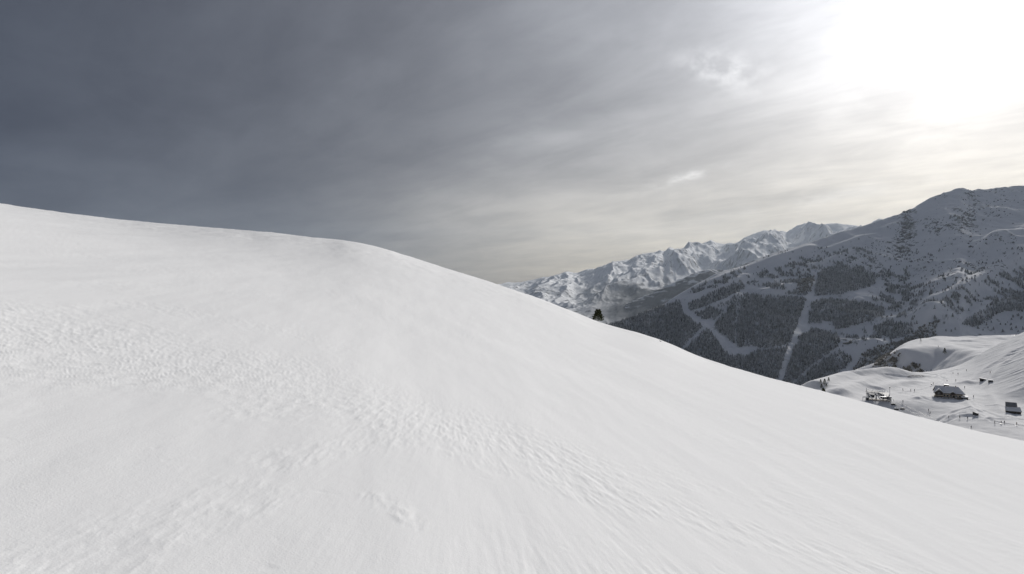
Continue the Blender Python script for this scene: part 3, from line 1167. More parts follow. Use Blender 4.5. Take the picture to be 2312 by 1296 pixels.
def forest():
    n = 420000
    u = rng.uniform(0.1, 0.86, n)
    v1, Y1, v0, Y0 = mount_profile(u)
    s = rng.uniform(0, 0.95, n)
    # even density on the ground
    Y = np.sqrt(rng.uniform(1300.0 ** 2, 3400.0 ** 2, n))
    ok = (Y > Y0) & (Y < Y0 + 0.97 * (Y1 - Y0))
    u, Y = u[ok], Y[ok]
    x = u * Y
    z = z_mount(x, Y)
    px, py = project(x, Y, z)
    jx = 7 * fbm(x / 40, Y / 40, 3, 320)
    jy = 6 * fbm(x / 40, Y / 40, 3, 330)
    qx, qy = px + jx, py + jy
    dens = np.zeros(len(x))
    clump = fbm(x / 35, Y / 55, 3, 340)
    for p in DENSE:
        dens = np.where(in_poly(qx, qy, p), 1.0, dens)
    # thin openings inside the closed forest
    gap = sstep(0.30, 0.5, fbm(x / 60, Y / 160, 3, 350))
    dens = dens * (1 - 0.55 * gap)
    for p, d in LOOSE:
        dens = np.where(in_poly(qx, qy, p) & (dens == 0), np.where(clump > 0.28 - 0.5 * d, min(1.0, 0.9), 0.02), dens)
    broad = np.zeros(len(x), bool)
    for p in BROAD:
        broad |= in_poly(qx, qy, p)
    dens = np.where(broad, 0, dens)
    for pts, w in CUTS:
        d, _, _ = seg_dist(px + 0.5 * jx, py + 0.4 * jy, pts)
        dens = np.where(d < w, 0, dens)
    keep = rng.uniform(0, 1, len(x)) < dens * KEEP
    P = np.stack([x, Y, z - 0.4], -1)[keep]
    hgt = rng.uniform(6, 17, len(P)) * np.clip(1.05 - 0.00010 * (P[:, 1] - 1500), 0.75, 1.1)
    S = np.stack([hgt * rng.uniform(0.95, 1.35, len(P)), hgt], -1)
    me = scatter_mesh('conifer_forest', [conifer(k) for k in range(6)], P, S, M_conifer)
    o = link('conifer_forest', me)
    tag(o, 'dense snow-dusted conifer forest on the shaded mountainside', 'forest', kind='stuff')
    kb = broad & (rng.uniform(0, 1, len(x)) < KEEP * 1.1)
    P = np.stack([x, Y, z - 0.3], -1)[kb]
    hgt = rng.uniform(7, 12, len(P))
    S = np.stack([hgt * 0.9, hgt], -1)
    me = scatter_mesh('bare_woodland', [broadleaf(50 + k) for k in range(5)], P, S, M_bare)
    o = link('bare_woodland', me)
    tag(o, 'brownish bare broadleaf wood below the sunlit spur', 'woodland', kind='stuff')
    # the wood climbing the left flank of the piste shelf
    n2 = 15000
    yy = rng.uniform(760, 1000, n2)
    xx = rng.uniform(0.55, 0.68, n2) * yy
    zz = z_plateau(xx, yy)
    qx, qy = project(xx, yy, zz)
    qx = qx + 6 * fbm(xx / 12, yy / 12, 3, 372)
    ok2 = in_poly(qx, qy, [(1950, 850), (1985, 815), (2015, 797), (2035, 794), (2030, 812), (2040, 850)]) | in_poly(qx, qy, [(2034, 850), (2046, 826), (2062, 816), (2076, 826), (2084, 850)])
    ok2 &= rng.uniform(0, 1, n2) < 0.5 * sstep(-0.25, 0.35, fbm(xx / 9, yy / 9, 3, 377))
    P = np.stack([xx, yy, zz - 0.2], -1)[ok2]
    hgt = rng.uniform(3.5, 6.5, len(P))
    me = scatter_mesh('shelf_woodland', [broadleaf(60 + k) for k in range(5)], P, np.stack([hgt * 0.9, hgt], -1), M_bare)
    tag(link('shelf_woodland', me), 'brown bare wood on the left flank of the sunlit snow shelf', 'woodland', kind='stuff')
    return (~keep & ~kb & (dens == 0)), px, py, x, Y, z


KEEP = 0.37
free, fpx, fpy, fx, fy, fz = forest()


def scattered_trees():
    """single conifers that can be told apart on the open snow of the mountainside"""
    zones = [((1830, 2312), (560, 640), 1.0), ((1990, 2312), (600, 720), 1.2), ((1640, 1900), (560, 620), .6), ((2100, 2312), (690, 750), .8), ((1900, 2100), (680, 790), .5)]
    w = np.zeros(len(fx))
    for (a, b), (c, d), k in zones:
        w = np.maximum(w, k * ((fpx > a) & (fpx < b) & (fpy > c) & (fpy < d)))
    cl = sstep(0.02, 0.30, fbm(fx / 90, fy / 60, 3, 360))
    w = w * (0.05 + cl) * free
    w[(fpx > 2080) & (fpx < 2250) & (fpy < 610) & (cl < 0.7)] *= 0.15
    idx = rng.choice(len(fx), 290, replace=False, p=w / w.sum())
    data = []
    for k in range(5):
        v, t, f = conifer(80 + k, 4, 7)
        data.append(raw_mesh('scattered_conifer', v, t, M_conifer, False, {'frost': f * 0.45}))
    for n, i in enumerate(idx):
        h = random.uniform(5.5, 13)
        o = link('scattered_conifer', data[n % 5], None, (fx[i], fy[i], fz[i] - 0.3), random.uniform(0, 6.28), (h * random.uniform(1.1, 1.7), h * random.uniform(1.1, 1.7), h))
        X_, Y_ = fpx[i], fpy[i]
        if X_ < 1830:
            lab = 'small dark conifer on the open snow above the forest, left of the cut piste'
        elif Y_ < 612 and X_ < 2060:
            lab = 'small dark conifer on open snow below the crags, above the forest edge'
        elif Y_ < 640:
            lab = 'small dark conifer scattered high on the smooth shaded face at right'
        elif X_ >= 2100:
            lab = 'small dark conifer along the sunlit spur at the right of the mountainside'
        else:
            lab = 'small dark conifer on the open snow between the forest stands'
        tag(o, lab, 'tree', 'lone conifers dotting the shaded mountainside')


scattered_trees()


def rocks():
    """crags and boulders poking out of the steep upper face"""
    n = 0
    P, S = [], []
    zones = [(2048, 515, 14, 45, 66), (2035, 560, 18, 28, 56), (2032, 530, 20, 12, 30), (2178, 505, 26, 24, 84), (2110, 510, 20, 16, 45), (2192, 470, 10, 32, 60), (2185, 440, 9, 14, 26), (2250, 462, 40, 20, 30),
             (2190, 610, 70, 26, 50), (2200, 540, 50, 14, 22), (2090, 600, 60, 26, 40), (2270, 545, 30, 8, 16), (1985, 560, 30, 20, 40), (1945, 585, 30, 12, 26)]
    for cx, cy, rx, ry, k in zones:
        for j in range(k):
            q = on_mount_fast(cx + random.gauss(0, rx * 0.6), cy + random.gauss(0, ry * 0.6))
            P.append(q)
            a = random.choice((3, 4, 4, 5, 6, 7, 11))
            S.append((a * random.uniform(0.8, 1.7), a * random.uniform(0.6, 1.1)))
    var = []
    for k in range(5):
        bm = bmesh.new()
        bmesh.ops.create_icosphere(bm, subdivisions=1, radius=0.5)
        r = random.Random(k + 400)
        for v in bm.verts:
            v.co *= r.uniform(0.55, 1.25)
        bmesh.ops.triangulate(bm, faces=bm.faces[:])
        bm.verts.index_update()
        var.append((np.array([v.co[:] for v in bm.verts]), np.array([[v.index for v in f.verts] for f in bm.faces]), np.array([0.2 if v.co.z < 0.25 else 0.9 for v in bm.verts])))
        bm.free()
    me = scatter_mesh('rock_outcrops', var, np.array(P), np.array(S), M_rock)
    o = link('rock_outcrops', me)
    tag(o, 'dark crags and boulders poking through the snow of the upper face', 'rocks', kind='stuff')


M_rock = veg_mat('dark_crag', (0.045, 0.045, 0.05), (0.30, 0.31, 0.33), 0.4, 0.08)


def on_mount_fast(px, py):
    u, v = px2u(px), (CY - py) / F
    Ys = np.linspace(1300, 3800, 500)
    z = z_mount(u * Ys, Ys)
    f = z / Ys - v
    k = int(np.argmax(f > 0)) if (f > 0).any() else int(np.argmax(f))
    return (u * Ys[k], Ys[k], z[k])


rocks()


# single trees with trunk and crown -------------------------------------------------
def trunk_mesh(h, r):
    bm = bmesh.new()
    bmesh.ops.create_cone(bm, cap_ends=True, segments=8, radius1=r, radius2=r * 0.25, depth=h, matrix=Matrix.Translation((0, 0, h / 2)))
    me = bpy.data.meshes.new('trunk')
    bm.to_mesh(me)
    bm.free()
    me.materials.append(M_bark)
    return me


def needle_crown(seed, h, rad, n, mat, lean=0.0, base=0.12, double=False):
    """boughs of needle clumps spread through the crown"""
    r = random.Random(seed)
    V, T, Fr = [], [], []
    for k in range(n):
        t = r.random() ** 0.8
        z = h * (base + (1 - base) * t)
        lim = rad * (1 - t) ** (0.78 if double else 0.75) * (0.86 + 0.14 * math.sin(t * 31 + seed) + 0.12 * math.sin(k * 0.7)) + 0.05 * rad
        if double and t > 0.72:
            cx = (-0.16 if r.random() < 0.5 else 0.2) * rad
            lim *= 0.65
        else:
            cx = 0
        a = r.uniform(0, 6.283)
        q = lim * math.sqrt(r.uniform(0.12, 1.0))
        p = Vector((cx + q * math.cos(a) + lean * t, q * math.sin(a), z))
        out = Vector((math.cos(a), math.sin(a), r.uniform(0.15, 1.1))).normalized()
        L_ = r.uniform(0.05, 0.11) * h * (0.75 if n > 1000 else 1)
        side = out.cross(Vector((r.uniform(-1, 1), r.uniform(-1, 1), 1))).normalized() * L_ * r.uniform(0.22, 0.42)
        i = len(V)
        m = p + out * L_ * 0.5
        V += [tuple(p - out * L_ * 0.3), tuple(m + side), tuple(p + out * L_), tuple(m - side)]
        f = r.uniform(0, 0.8) * (0.3 + 0.7 * q / (lim + 1e-6))
        Fr += [0, f, f, f]
        T += [(i, i + 1, i + 2), (i, i + 2, i + 3)]
    return raw_mesh('crown', V, T, mat, False, {'frost': Fr})


def single_tree(name, p, h, rad, label, seed, mat, n=500, group=None, double=False):
    e = link(name, None, None, p)
    tag(e, label, 'tree', group)
    link('trunk', trunk_mesh(h * 0.85, h * 0.022), e)
    link('crown', needle_crown(seed, h, rad, n, mat, double=double), e)
    return e


ux, Yp = px2u(1350), 186.0
pz = float(z_near(np.array([ux * Yp]), np.array([Yp]))[0])
top = (CY - 698) / F * Yp
single_tree('pine_tree', (ux * Yp, Yp, pz - 0.1), top - pz, 2.2, 'bushy green pine peeking over the crest of the foreground snow slope', 3, M_pine, 3200, double=True)
for k, (px, py, h, lab) in enumerate((
        (1853, 866, 3.2, 'small slim conifer at the left of the knoll clump'),
        (1862, 870, 5.0, 'biggest dark conifer in the clump on the shaded knoll face'),
        (1855, 877, 3.4, 'low dark conifer lowest in the knoll clump'),
        (1871, 862, 3.4, 'small conifer at the upper right of the knoll clump'),
        (1866, 874, 2.6, 'squat conifer just below the biggest one on the knoll'))):
    single_tree('knoll_conifer', on_basin(px, py), h, h * 0.30, lab, 20 + k, M_pine, 420, 'conifers on the shaded knoll')
single_tree('slope_conifer', on_basin(1816, 878) + Vector((0, -30, -6)), 11, 2.4, 'dark conifer tip showing over the foreground slope left of the knoll', 31, M_pine, 500)
single_tree('plateau_conifer', on_plateau(2133, 799), 8.0, 2.2, 'dark conifer alone on the shaded face below the sunlit snow shelf', 32, M_pine, 500)
single_tree('plateau_conifer', on_plateau(2079, 773), 6.0, 1.9, 'small dark conifer at the left end of the sunlit snow shelf', 33, M_conifer, 160)
single_tree('plateau_conifer', on_plateau(2119, 786), 3.5, 1.5, 'tiny dark conifer on the near rim of the sunlit snow shelf', 34, M_conifer, 120)

# ================================================================== BUILT THINGS
M_wood = plain('dark_timber', (0.045, 0.032, 0.024), 0.8, 0.35, 1.5)
M_wall = plain('warm_timber_wall', (0.42, 0.36, 0.28), 0.8, 0.3, 0.8)
M_stone = plain('stone_base', (0.36, 0.33, 0.30), 0.9, 0.35, 1.2)
M_roofsnow = plain('roof_snow', (0.84, 0.85, 0.87), 0.7, 0.04, 0.4, spec=0.1)
M_glass = plain('window_glass', (0.02, 0.025, 0.03), 0.12, spec=0.5)
M_white = plain('white_paint', (0.72, 0.72, 0.72), 0.5, 0.08, 2)
M_steel = plain('galvanised_steel', (0.33, 0.34, 0.36), 0.45, 0.15, 2, metal=0.4)
M_dark = plain('dark_machine', (0.022, 0.023, 0.026), 0.5, 0.2, 2)
M_roofmetal = plain('grey_sheet_roof', (0.17, 0.175, 0.19), 0.6, 0.2, 0.7)


def box(name, size, c, mat, parent, rot=(0, 0, 0), bev=0.0):
    bm = bmesh.new()
    bmesh.ops.create_cube(bm, size=1.0)
    bmesh.ops.scale(bm, vec=size, verts=bm.verts)
    if bev:
        bmesh.ops.bevel(bm, geom=bm.edges[:], offset=bev, segments=2, affect='EDGES')
    me = bpy.data.meshes.new(name)
    bm.to_mesh(me)
    bm.free()
    me.materials.append(mat)
    o = link(name, me, parent, c)
    o.rotation_euler = rot
    return o


def poly(name, V, Fc, mat, parent, thick=0.0):
    bm = bmesh.new()
    vs = [bm.verts.new(v) for v in V]
    for f in Fc:
        bm.faces.new([vs[i] for i in f])
    bmesh.ops.recalc_face_normals(bm, faces=bm.faces[:])
    if thick:
        r = bmesh.ops.solidify(bm, geom=bm.faces[:], thickness=thick)
    me = bpy.data.meshes.new(name)
    bm.to_mesh(me)
    bm.free()
    me.materials.append(mat)
    return link(name, me, parent)


def tube(name, a, b, r, mat, parent, seg=8):
    a, b = Vector(a), Vector(b)
    d = b - a
    bm = bmesh.new()
    bmesh.ops.create_cone(bm, cap_ends=True, segments=seg, radius1=r, radius2=r, depth=d.length)
    bmesh.ops.transform(bm, matrix=Matrix.Translation((a + b) / 2) @ d.to_track_quat('Z', 'Y').to_matrix().to_4x4(), verts=bm.verts)
    me = bpy.data.meshes.new(name)
    bm.to_mesh(me)
    bm.free()
    me.materials.append(mat)
    return link(name, me, parent)


def gable(name, x0, x1, y0, y1, ze, zr, mat, parent, thick=0.3, axis='x', hip=0.0):
    """two roof slopes; ridge along axis"""
    if axis == 'x':
        ym = (y0 + y1) / 2
        V = [(x0, y0, ze), (x1, y0, ze), (x1, y1, ze), (x0, y1, ze), (x0 + hip * 0.3, ym, zr), (x1 - hip, ym, zr)]
        Fc = [(0, 1, 5, 4), (2, 3, 4, 5)]
        if hip:
            Fc.append((1, 2, 5))
    else:
        xm = (x0 + x1) / 2
        V = [(x0, y0, ze), (x1, y0, ze), (x1, y1, ze), (x0, y1, ze), (xm, y0, zr), (xm, y1, zr)]
        Fc = [(0, 4, 5, 3), (1, 2, 5, 4)]
    return poly(name, V, Fc, mat, parent, thick)


def window(parent, c, w, h):
    f = box('window', (w, 0.10, h), c, M_white, parent)
    box('pane', (w - 0.18, 0.06, h - 0.18), (0, -0.045, 0), M_glass, f)
    return f


def chalet():
    p = on_basin(2143, 900)
    e = link('chalet', None, None, p + Vector((0, 0, -0.5)), math.radians(-31), 0.80)
    tag(e, 'large timber chalet with snow-covered roof and dormers in the basin', 'chalet')
    box('foundation', (21.5, 12.5, 1.6), (0, 6.2, 0.3), M_stone, e)
    box('wall', (20, 11, 4.4), (0, 6.5, 3.0), M_wall, e)
    # terrace with its posts
    box('terrace', (22, 4.2, 0.5), (-0.6, -2.2, 0.95), M_wall, e)
    box('terrace_front', (22, 0.25, 1.4), (-0.6, -4.35, 0.35), M_stone, e)
    box('terrace_snow', (14, 3.4, 0.35), (-3.2, -2.1, 1.37), M_roofsnow, e, bev=0.1)
    for k in range(9):
        box('railing_post', (0.16, 0.16, 1.1), (-11.2 + k * 2.6, -4.2, 1.75), M_wood, e)
    box('handrail', (21.4, 0.14, 0.14), (-0.8, -4.2, 2.35), M_wood, e)
    # main roof: dark boards below, thick snow above
    r = gable('roof', -11.5, 11.8, -1.0, 14.2, 5.2, 10.4, M_wood, e, 0.35, 'x', 4.5)
    gable('snow_cover', -11.4, 11.7, -0.9, 14.1, 5.62, 10.82, M_roofsnow, r, 0.45, 'x', 4.5)
    # cross gable on the left
    box('dormer_wall', (5.6, 3.4, 4.6), (-7.6, 0.2, 4.2), M_wood, e)
    d = gable('dormer_roof', -11.4, -3.8, -2.6, 5.5, 5.0, 8.8, M_wood, e, 0.3, 'y')
    gable('snow_cover', -11.4, -3.8, -2.5, 5.5, 5.4, 9.25, M_roofsnow, d, 0.45, 'y')
    box('balcony', (6.2, 1.5, 0.9), (-7.6, -1.9, 3.2), M_wall, e)
    window(e, (-7.6, -1.56, 5.1), 1.6, 1.3)
    # small dormer
    box('dormer_wall', (3.0, 3.0, 2.0), (2.6, 0.6, 5.3), M_wood, e)
    d = gable('dormer_roof', 0.5, 4.7, -2.2, 4.0, 5.6, 7.2, M_wood, e, 0.25, 'y')
    gable('snow_cover', 0.5, 4.7, -2.1, 4.0, 5.95, 7.55, M_roofsnow, d, 0.4, 'y')
    for x in (-3.4, -1.0, 1.4, 5.4, 7.8):
        window(e, (x, 0.94, 3.1), 1.5, 1.5)
    dr = box('door', (1.5, 0.14, 2.4), (3.5, 0.92, 2.4), M_wood, e)
    box('handle', (0.08, 0.1, 0.3), (0.5, -0.1, 0), M_steel, dr)
    c = box('chimney', (3.6, 2.2, 2.4), (-1.6, 7.2, 10.9), M_dark, e)
    box('snow_cap', (2.6, 1.6, 0.7), (0.2, -1.5, -0.3), M_roofsnow, c, bev=0.15)
    box('chimney', (0.8, 0.8, 2.4), (5.2, 6.0, 10.4), M_stone, e)
    # low annex on the right
    box('annex', (4.6, 6.0, 2.6), (11.2, 0.4, 1.6), M_wood, e)
    box('annex_opening', (3.6, 0.2, 1.7), (11.2, -2.62, 1.5), M_dark, e)
    box('annex_snow', (5.4, 7.0, 0.9), (11.2, 0.2, 3.35), M_roofsnow, e, bev=0.3)
    # crossed white poles by the entrance
    tube('pole', (4.2, -5.0, 0.3), (5.0, -4.8, 3.8), 0.12, M_white, e)
    tube('pole', (2.8, -5.0, 0.4), (5.6, -5.1, 1.0), 0.12, M_white, e)
    tube('pole', (6.4, -5.0, 0.3), (3.6, -4.9, 1.8), 0.12, M_white, e)


chalet()


def lift():
    p = on_basin(1984, 905)
    e = link('lift_station', None, None, p + Vector((0, 0, -0.6)), math.radians(-24))
    tag(e, 'grey chairlift station with slanted white beams left of the chalet', 'lift station')
    box('plinth', (15, 6, 1.4), (0, 3, 0.4), M_stone, e)
    for x in (-6.2, -1.2, 3.2, 6.4):
        for y in (1.0, 5.2):
            box('column', (0.45, 0.45, 4.6), (x, y, 3.0), M_steel, e)
    r = poly('roof', [(-7.4, -0.8, 5.0), (0.5, -1.2, 4.6), (6.8, -0.6, 3.9), (6.8, 6.2, 5.6), (0, 6.6, 6.6), (-7.4, 6.2, 6.3)], [(0, 1, 4, 5), (1, 2, 3, 4)], M_roofmetal, e, 0.35)
    box('ridge_rail', (13.5, 0.16, 0.16), (-0.4, 6.0, 7.1), M_steel, r)
    for x in (-6.8, -3.4, 0.0, 3.2, 6.2):
        box('rail_post', (0.14, 0.14, 0.9), (x, 6.0, 6.7), M_steel, r)
    box('roof_snow', (4.2, 1.8, 0.4), (2.4, 4.6, 6.5), M_roofsnow, r, rot=(0.22, 0, 0), bev=0.12)
    for x in (-6.9, -2.2):
        tube('slanted_beam', (x, 2.0, 6.3), (x + 2.7, -4.4, 2.2), 0.32, M_white, e)
    box('machine_housing', (4.0, 3.4, 2.2), (-4.4, 2.6, 3.4), M_dark, e, bev=0.2)
    box('machine_housing', (4.8, 3.0, 1.8), (3.6, 1.8, 3.0), M_dark, e, bev=0.2)
    bw = bmesh.new()
    bmesh.ops.create_cone(bw, cap_ends=True, segments=24, radius1=2.4, radius2=2.4, depth=0.3)
    me = bpy.data.meshes.new('bullwheel')
    bw.to_mesh(me)
    bw.free()
    me.materials.append(M_steel)
    link('bullwheel', me, e, (2.2, -1.6, 4.0))
    tube('mast', (7.2, 4.0, 0), (7.2, 4.0, 9.6), 0.14, M_steel, e)
    lb = box('floodlight', (0.8, 0.5, 0.6), (7.2, 4.0, 9.8), M_dark, e, bev=0.1)
    tube('mast', (-7.0, 5.6, 0), (-7.0, 5.6, 8.4), 0.14, M_steel, e)
    # operator hut
    h = link('operator_hut', None, None, on_basin(2007, 905) + Vector((0, 0, -0.3)), math.radians(-24))
    tag(h, 'small operator hut with dark window at the right end of the lift station', 'hut')
    box('wall', (2.8, 2.6, 2.9), (0, 0, 1.4), M_white, h)
    w = box('window', (2.3, 0.12, 1.2), (0, -1.3, 2.0), M_dark, h)
    box('pane', (2.1, 0.08, 1.0), (0, -0.04, 0), M_glass, w)
    box('roof', (3.4, 3.2, 0.25), (0, 0, 2.98), M_roofmetal, h)
    box('snow_cap', (3.1, 2.9, 0.35), (0, 0, 3.27), M_roofsnow, h, bev=0.1)
    # haul ropes
    A = Vector((px2u(1990) * 438, 438, (CY - 893) / F * 438))
    C = Vector((px2u(2030) * 418, 418, (CY - 912) / F * 418))
    B = A + (C - A) * 4.2
    side = (B - A).cross(Vector((0, 0, 1))).normalized() * 2.3
    for sg, lab in ((-1, 'left haul rope of the chairlift running down from the station'), (1, 'right haul rope of the chairlift running down from the station')):
        pts = []
        for k in range(25):
            t = k / 24
            q = A.lerp(B, t) + side * sg
            q.z -= 1.2 * t * (1 - t)
            pts.append(q)
        V, T = [], []
        for k, q in enumerate(pts):
            for a in range(6):
                V.append((q.x + 0.07 * math.cos(a * math.pi / 3), q.y, q.z + 0.07 * math.sin(a * math.pi / 3)))
            if k:
                for a in range(6):
                    i0, i1 = (k - 1) * 6 + a, (k - 1) * 6 + (a + 1) % 6
                    T += [(i0, i1, i1 + 6), (i0, i1 + 6, i0 + 6)]
        cu = raw_mesh('haul_rope', V, T, M_dark)
        o = link('haul_rope', cu)
        tag(o, lab, 'cable', 'chairlift haul ropes')

    def rope(t, sg):
        q = A.lerp(B, t) + side * sg
        q.z -= 1.2 * t * (1 - t)
        return q
    ang = math.atan2((B - A).y, (B - A).x) + math.pi / 2

    def chair(q, lab):
        c = link('lift_chair', None, None, q, ang)
        tag(c, lab, 'lift chair', 'chairs hanging on the chairlift')
        box('grip', (0.5, 0.25, 0.3), (0, 0, 0), M_dark, c)
        tube('hanger', (0, 0, -0.1), (0, 0.35, -2.0), 0.07, M_steel, c)
        tube('hanger', (0, 0.35, -2.0), (0, 0.3, -2.9), 0.07, M_steel, c)
        box('crossbar', (3.2, 0.14, 0.14), (0, 0.35, -2.1), M_steel, c)
        box('seat', (3.3, 0.62, 0.18), (0, -0.1, -3.5), M_dark, c, bev=0.04)
        box('backrest', (3.3, 0.14, 0.75), (0, 0.26, -3.05), M_dark, c, rot=(0.15, 0, 0), bev=0.04)
        for x in (-1.6, 1.6):
            tube('side_frame', (x, 0.35, -2.1), (x, -0.4, -3.45), 0.05, M_steel, c)
        box('footrest', (2.6, 0.1, 0.1), (0, -0.7, -4.0), M_steel, c)
        for x in (-0.8, 0.8):
            tube('footrest_bar', (x, -0.4, -3.2), (x, -0.7, -4.0), 0.04, M_steel, c)
    chair(rope(0.12, -1), 'dark lift chair just below the lift station roof')
    chair(rope(0.24, -1), 'left one of the two dark lift chairs hanging out over the gully')
    chair(rope(0.25, 1), 'right one of the two dark lift chairs hanging out over the gully')
    # equipment frame left of the station
    f = link('equipment_frame', None, None, on_basin(1955, 904) + Vector((0, 0, -0.4)), math.radians(-20))
    tag(f, 'low steel frame with snow on it left of the lift station', 'frame')
    for x in (-1.9, 0, 1.9):
        box('post', (0.22, 0.22, 2.6), (x, 0, 1.3), M_steel, f)
    box('beam', (4.4, 0.3, 0.3), (0, 0, 2.6), M_steel, f)
    box('panel', (1.9, 0.3, 1.7), (0.9, 0.05, 1.4), M_dark, f)
    box('snow_cap', (4.2, 0.8, 0.35), (0, 0.1, 2.92), M_roofsnow, f, bev=0.12)


lift()


def huts():
    # grey shed with two stepped roofs
    e = link('snowy_shed', None, None, on_basin(2288, 934) + Vector((0, 0, -0.4)), math.radians(-36))
    tag(e, 'grey shed with two stepped roofs at the right edge of the basin', 'shed')
    box('wall', (7.6, 4.0, 2.0), (0, 2.0, 0.9), M_wood, e)
    r = poly('roof', [(-4.0, -0.6, 1.9), (4.2, -0.6, 1.9), (3.6, 4.0, 4.0), (-4.0, 4.0, 4.0)], [(0, 1, 2, 3)], M_roofmetal, e, 0.25)
    box('wall', (5.4, 3.4, 3.2), (-0.8, 5.4, 2.9), M_wood, e)
    r2 = poly('roof', [(-3.8, 3.6, 4.3), (2.2, 3.6, 4.3), (2.0, 7.4, 6.2), (-3.7, 7.4, 6.2)], [(0, 1, 2, 3)], M_roofmetal, e, 0.25)
    poly('snow_cover', [(-3.9, -0.4, 2.10), (4.1, -0.4, 2.10), (3.5, 3.9, 4.15), (-3.9, 3.9, 4.15)], [(0, 1, 2, 3)], M_roofsnow, r, 0.25)
    poly('snow_cover', [(-3.7, 3.7, 4.55), (2.1, 3.7, 4.55), (1.9, 7.3, 6.4), (-3.6, 7.3, 6.4)], [(0, 1, 2, 3)], M_roofsnow, r2, 0.25)
    box('door', (1.2, 0.12, 1.5), (-2.0, -0.05, 0.9), M_dark, e)
    # half-buried hut
    e = link('buried_hut', None, None, on_basin(2221, 860) + Vector((0, 0, -0.4)), math.radians(-34), 0.68)
    tag(e, 'dark hut half buried in the snow behind the chalet', 'hut')
    box('wall', (4.2, 3.2, 2.6), (-1.6, 1.6, 1.0), M_dark, e)
    poly('roof', [(-4.2, -0.5, 3.0), (4.4, -0.2, 1.6), (4.2, 4.0, 1.9), (-4.0, 3.8, 3.3)], [(0, 1, 2, 3)], M_wood, e, 0.3)
    poly('snow_cover', [(-3.6, 0.6, 3.30), (4.3, 0.3, 1.95), (4.1, 3.9, 2.25), (-3.8, 3.7, 3.65)], [(0, 1, 2, 3)], M_roofsnow, e, 0.3)
    poly('side_wall', [(-3.7, 0, 0), (4.0, 0, 0), (4.0, 0, 1.5), (-3.7, 0, 2.7)], [(0, 1, 2, 3)], M_dark, e, 0.2)
    e = link('box_shelter', None, None, on_basin(2237, 863) + Vector((0, 0, -0.3)), math.radians(-34))
    tag(e, 'small dark box-like shelter right of the half-buried hut', 'shelter')
    box('wall', (3.0, 2.4, 1.7), (0, 1.2, 0.7), M_dark, e)
    box('snow_cap', (3.3, 2.6, 0.5), (0, 1.3, 1.8), M_roofsnow, e, bev=0.2)
    # wedge-shaped dark panel with two posts on a snow heap
    e = link('slanting_panel', None, None, on_basin(2202, 938) + Vector((0, 0, -0.1)), math.radians(-70))
    tag(e, 'dark slanting panel on the ploughed snow heap in the basin', 'barrier')
    poly('panel', [(-1.6, 0, 0.2), (1.8, 0, 0), (1.9, 0, 1.5), (-1.6, 0, 2.3)], [(0, 1, 2, 3)], M_dark, e, 0.15)
    for x in (-1.4, 1.6):
        box('post', (0.14, 0.14, 2.0), (x, 0.2, 0.9), M_wood, e)
    # low snow fence
    a, b = on_basin(2050, 852), on_basin(2086, 851)
    e = link('snow_fence', None, None, a)
    tag(e, 'long low snow fence on the rise left behind the chalet', 'fence')
    n = 12
    for k in range(n):
        q = a.lerp(b, k / (n - 1))
        q.z = float(z_basin(np.array([q.x]), np.array([q.y]))[0])
        box('post', (0.14, 0.14, 1.3), q - a + Vector((0, 0, 0.5)), M_wood, e)
    for hz in (0.5, 0.9):
        for k in range(n - 1):
            q = a.lerp(b, (k + 0.5) / (n - 1))
            q.z = float(z_basin(np.array([q.x]), np.array([q.y]))[0])
            d = (b - a)
            box('slat', (d.length / (n - 1), 0.05, 0.22), q - a + Vector((0, -0.1, hz)), M_wood, e, rot=(0, 0, math.atan2(d.y, d.x)))
    # curved wall on the mountain
    c = on_mount(1919, 777)
    e = link('curved_building', None, None, c)
    e.rotation_euler = (0, 0, -math.atan2(c.x, c.y))
    tag(e, 'black curved low building on the shaded mountainside beside the forest', 'building')
    V, Fc = [], []
    n = 18
    for k in range(n + 1):
        a = -1 + 2 * k / n
        x, y = a * 22, 7 * a * a
        hgt = 5.5 * (1 - 0.75 * abs(a) ** 2.5)
        V += [(x, y, -2.0), (x, y, hgt), (x, y + 4, hgt)]
    for k in range(n):
        i = 3 * k
        Fc += [(i, i + 3, i + 4, i + 1), (i + 1, i + 4, i + 5, i + 2)]
    poly('wall', V, Fc, M_dark, e)
    box('machine_room', (9, 6, 5), (1, 9, 7.5), M_dark, e)
    for x in (9, 16):
        box('gantry_leg', (1.0, 1.0, 11), (x, 10, 9), M_steel, e)
    box('gantry_beam', (9, 1.2, 1.6), (12.5, 10, 14), M_dark, e)


huts()

# ------------------------------------------------------------------ people
SKIN = plain('skin', (0.45, 0.30, 0.22), 0.6)
JACKETS = [plain('jacket_black', (0.015, 0.016, 0.02), 0.7), plain('jacket_navy', (0.02, 0.03, 0.07), 0.7), plain('jacket_charcoal', (0.045, 0.045, 0.05), 0.7), plain('jacket_maroon', (0.14, 0.025, 0.03), 0.7)]
PANTS = plain('ski_trousers', (0.02, 0.02, 0.024), 0.8)
HELMET = plain('helmet_shell', (0.03, 0.03, 0.035), 0.3)
SKI = plain('ski_top', (0.10, 0.10, 0.12), 0.4)


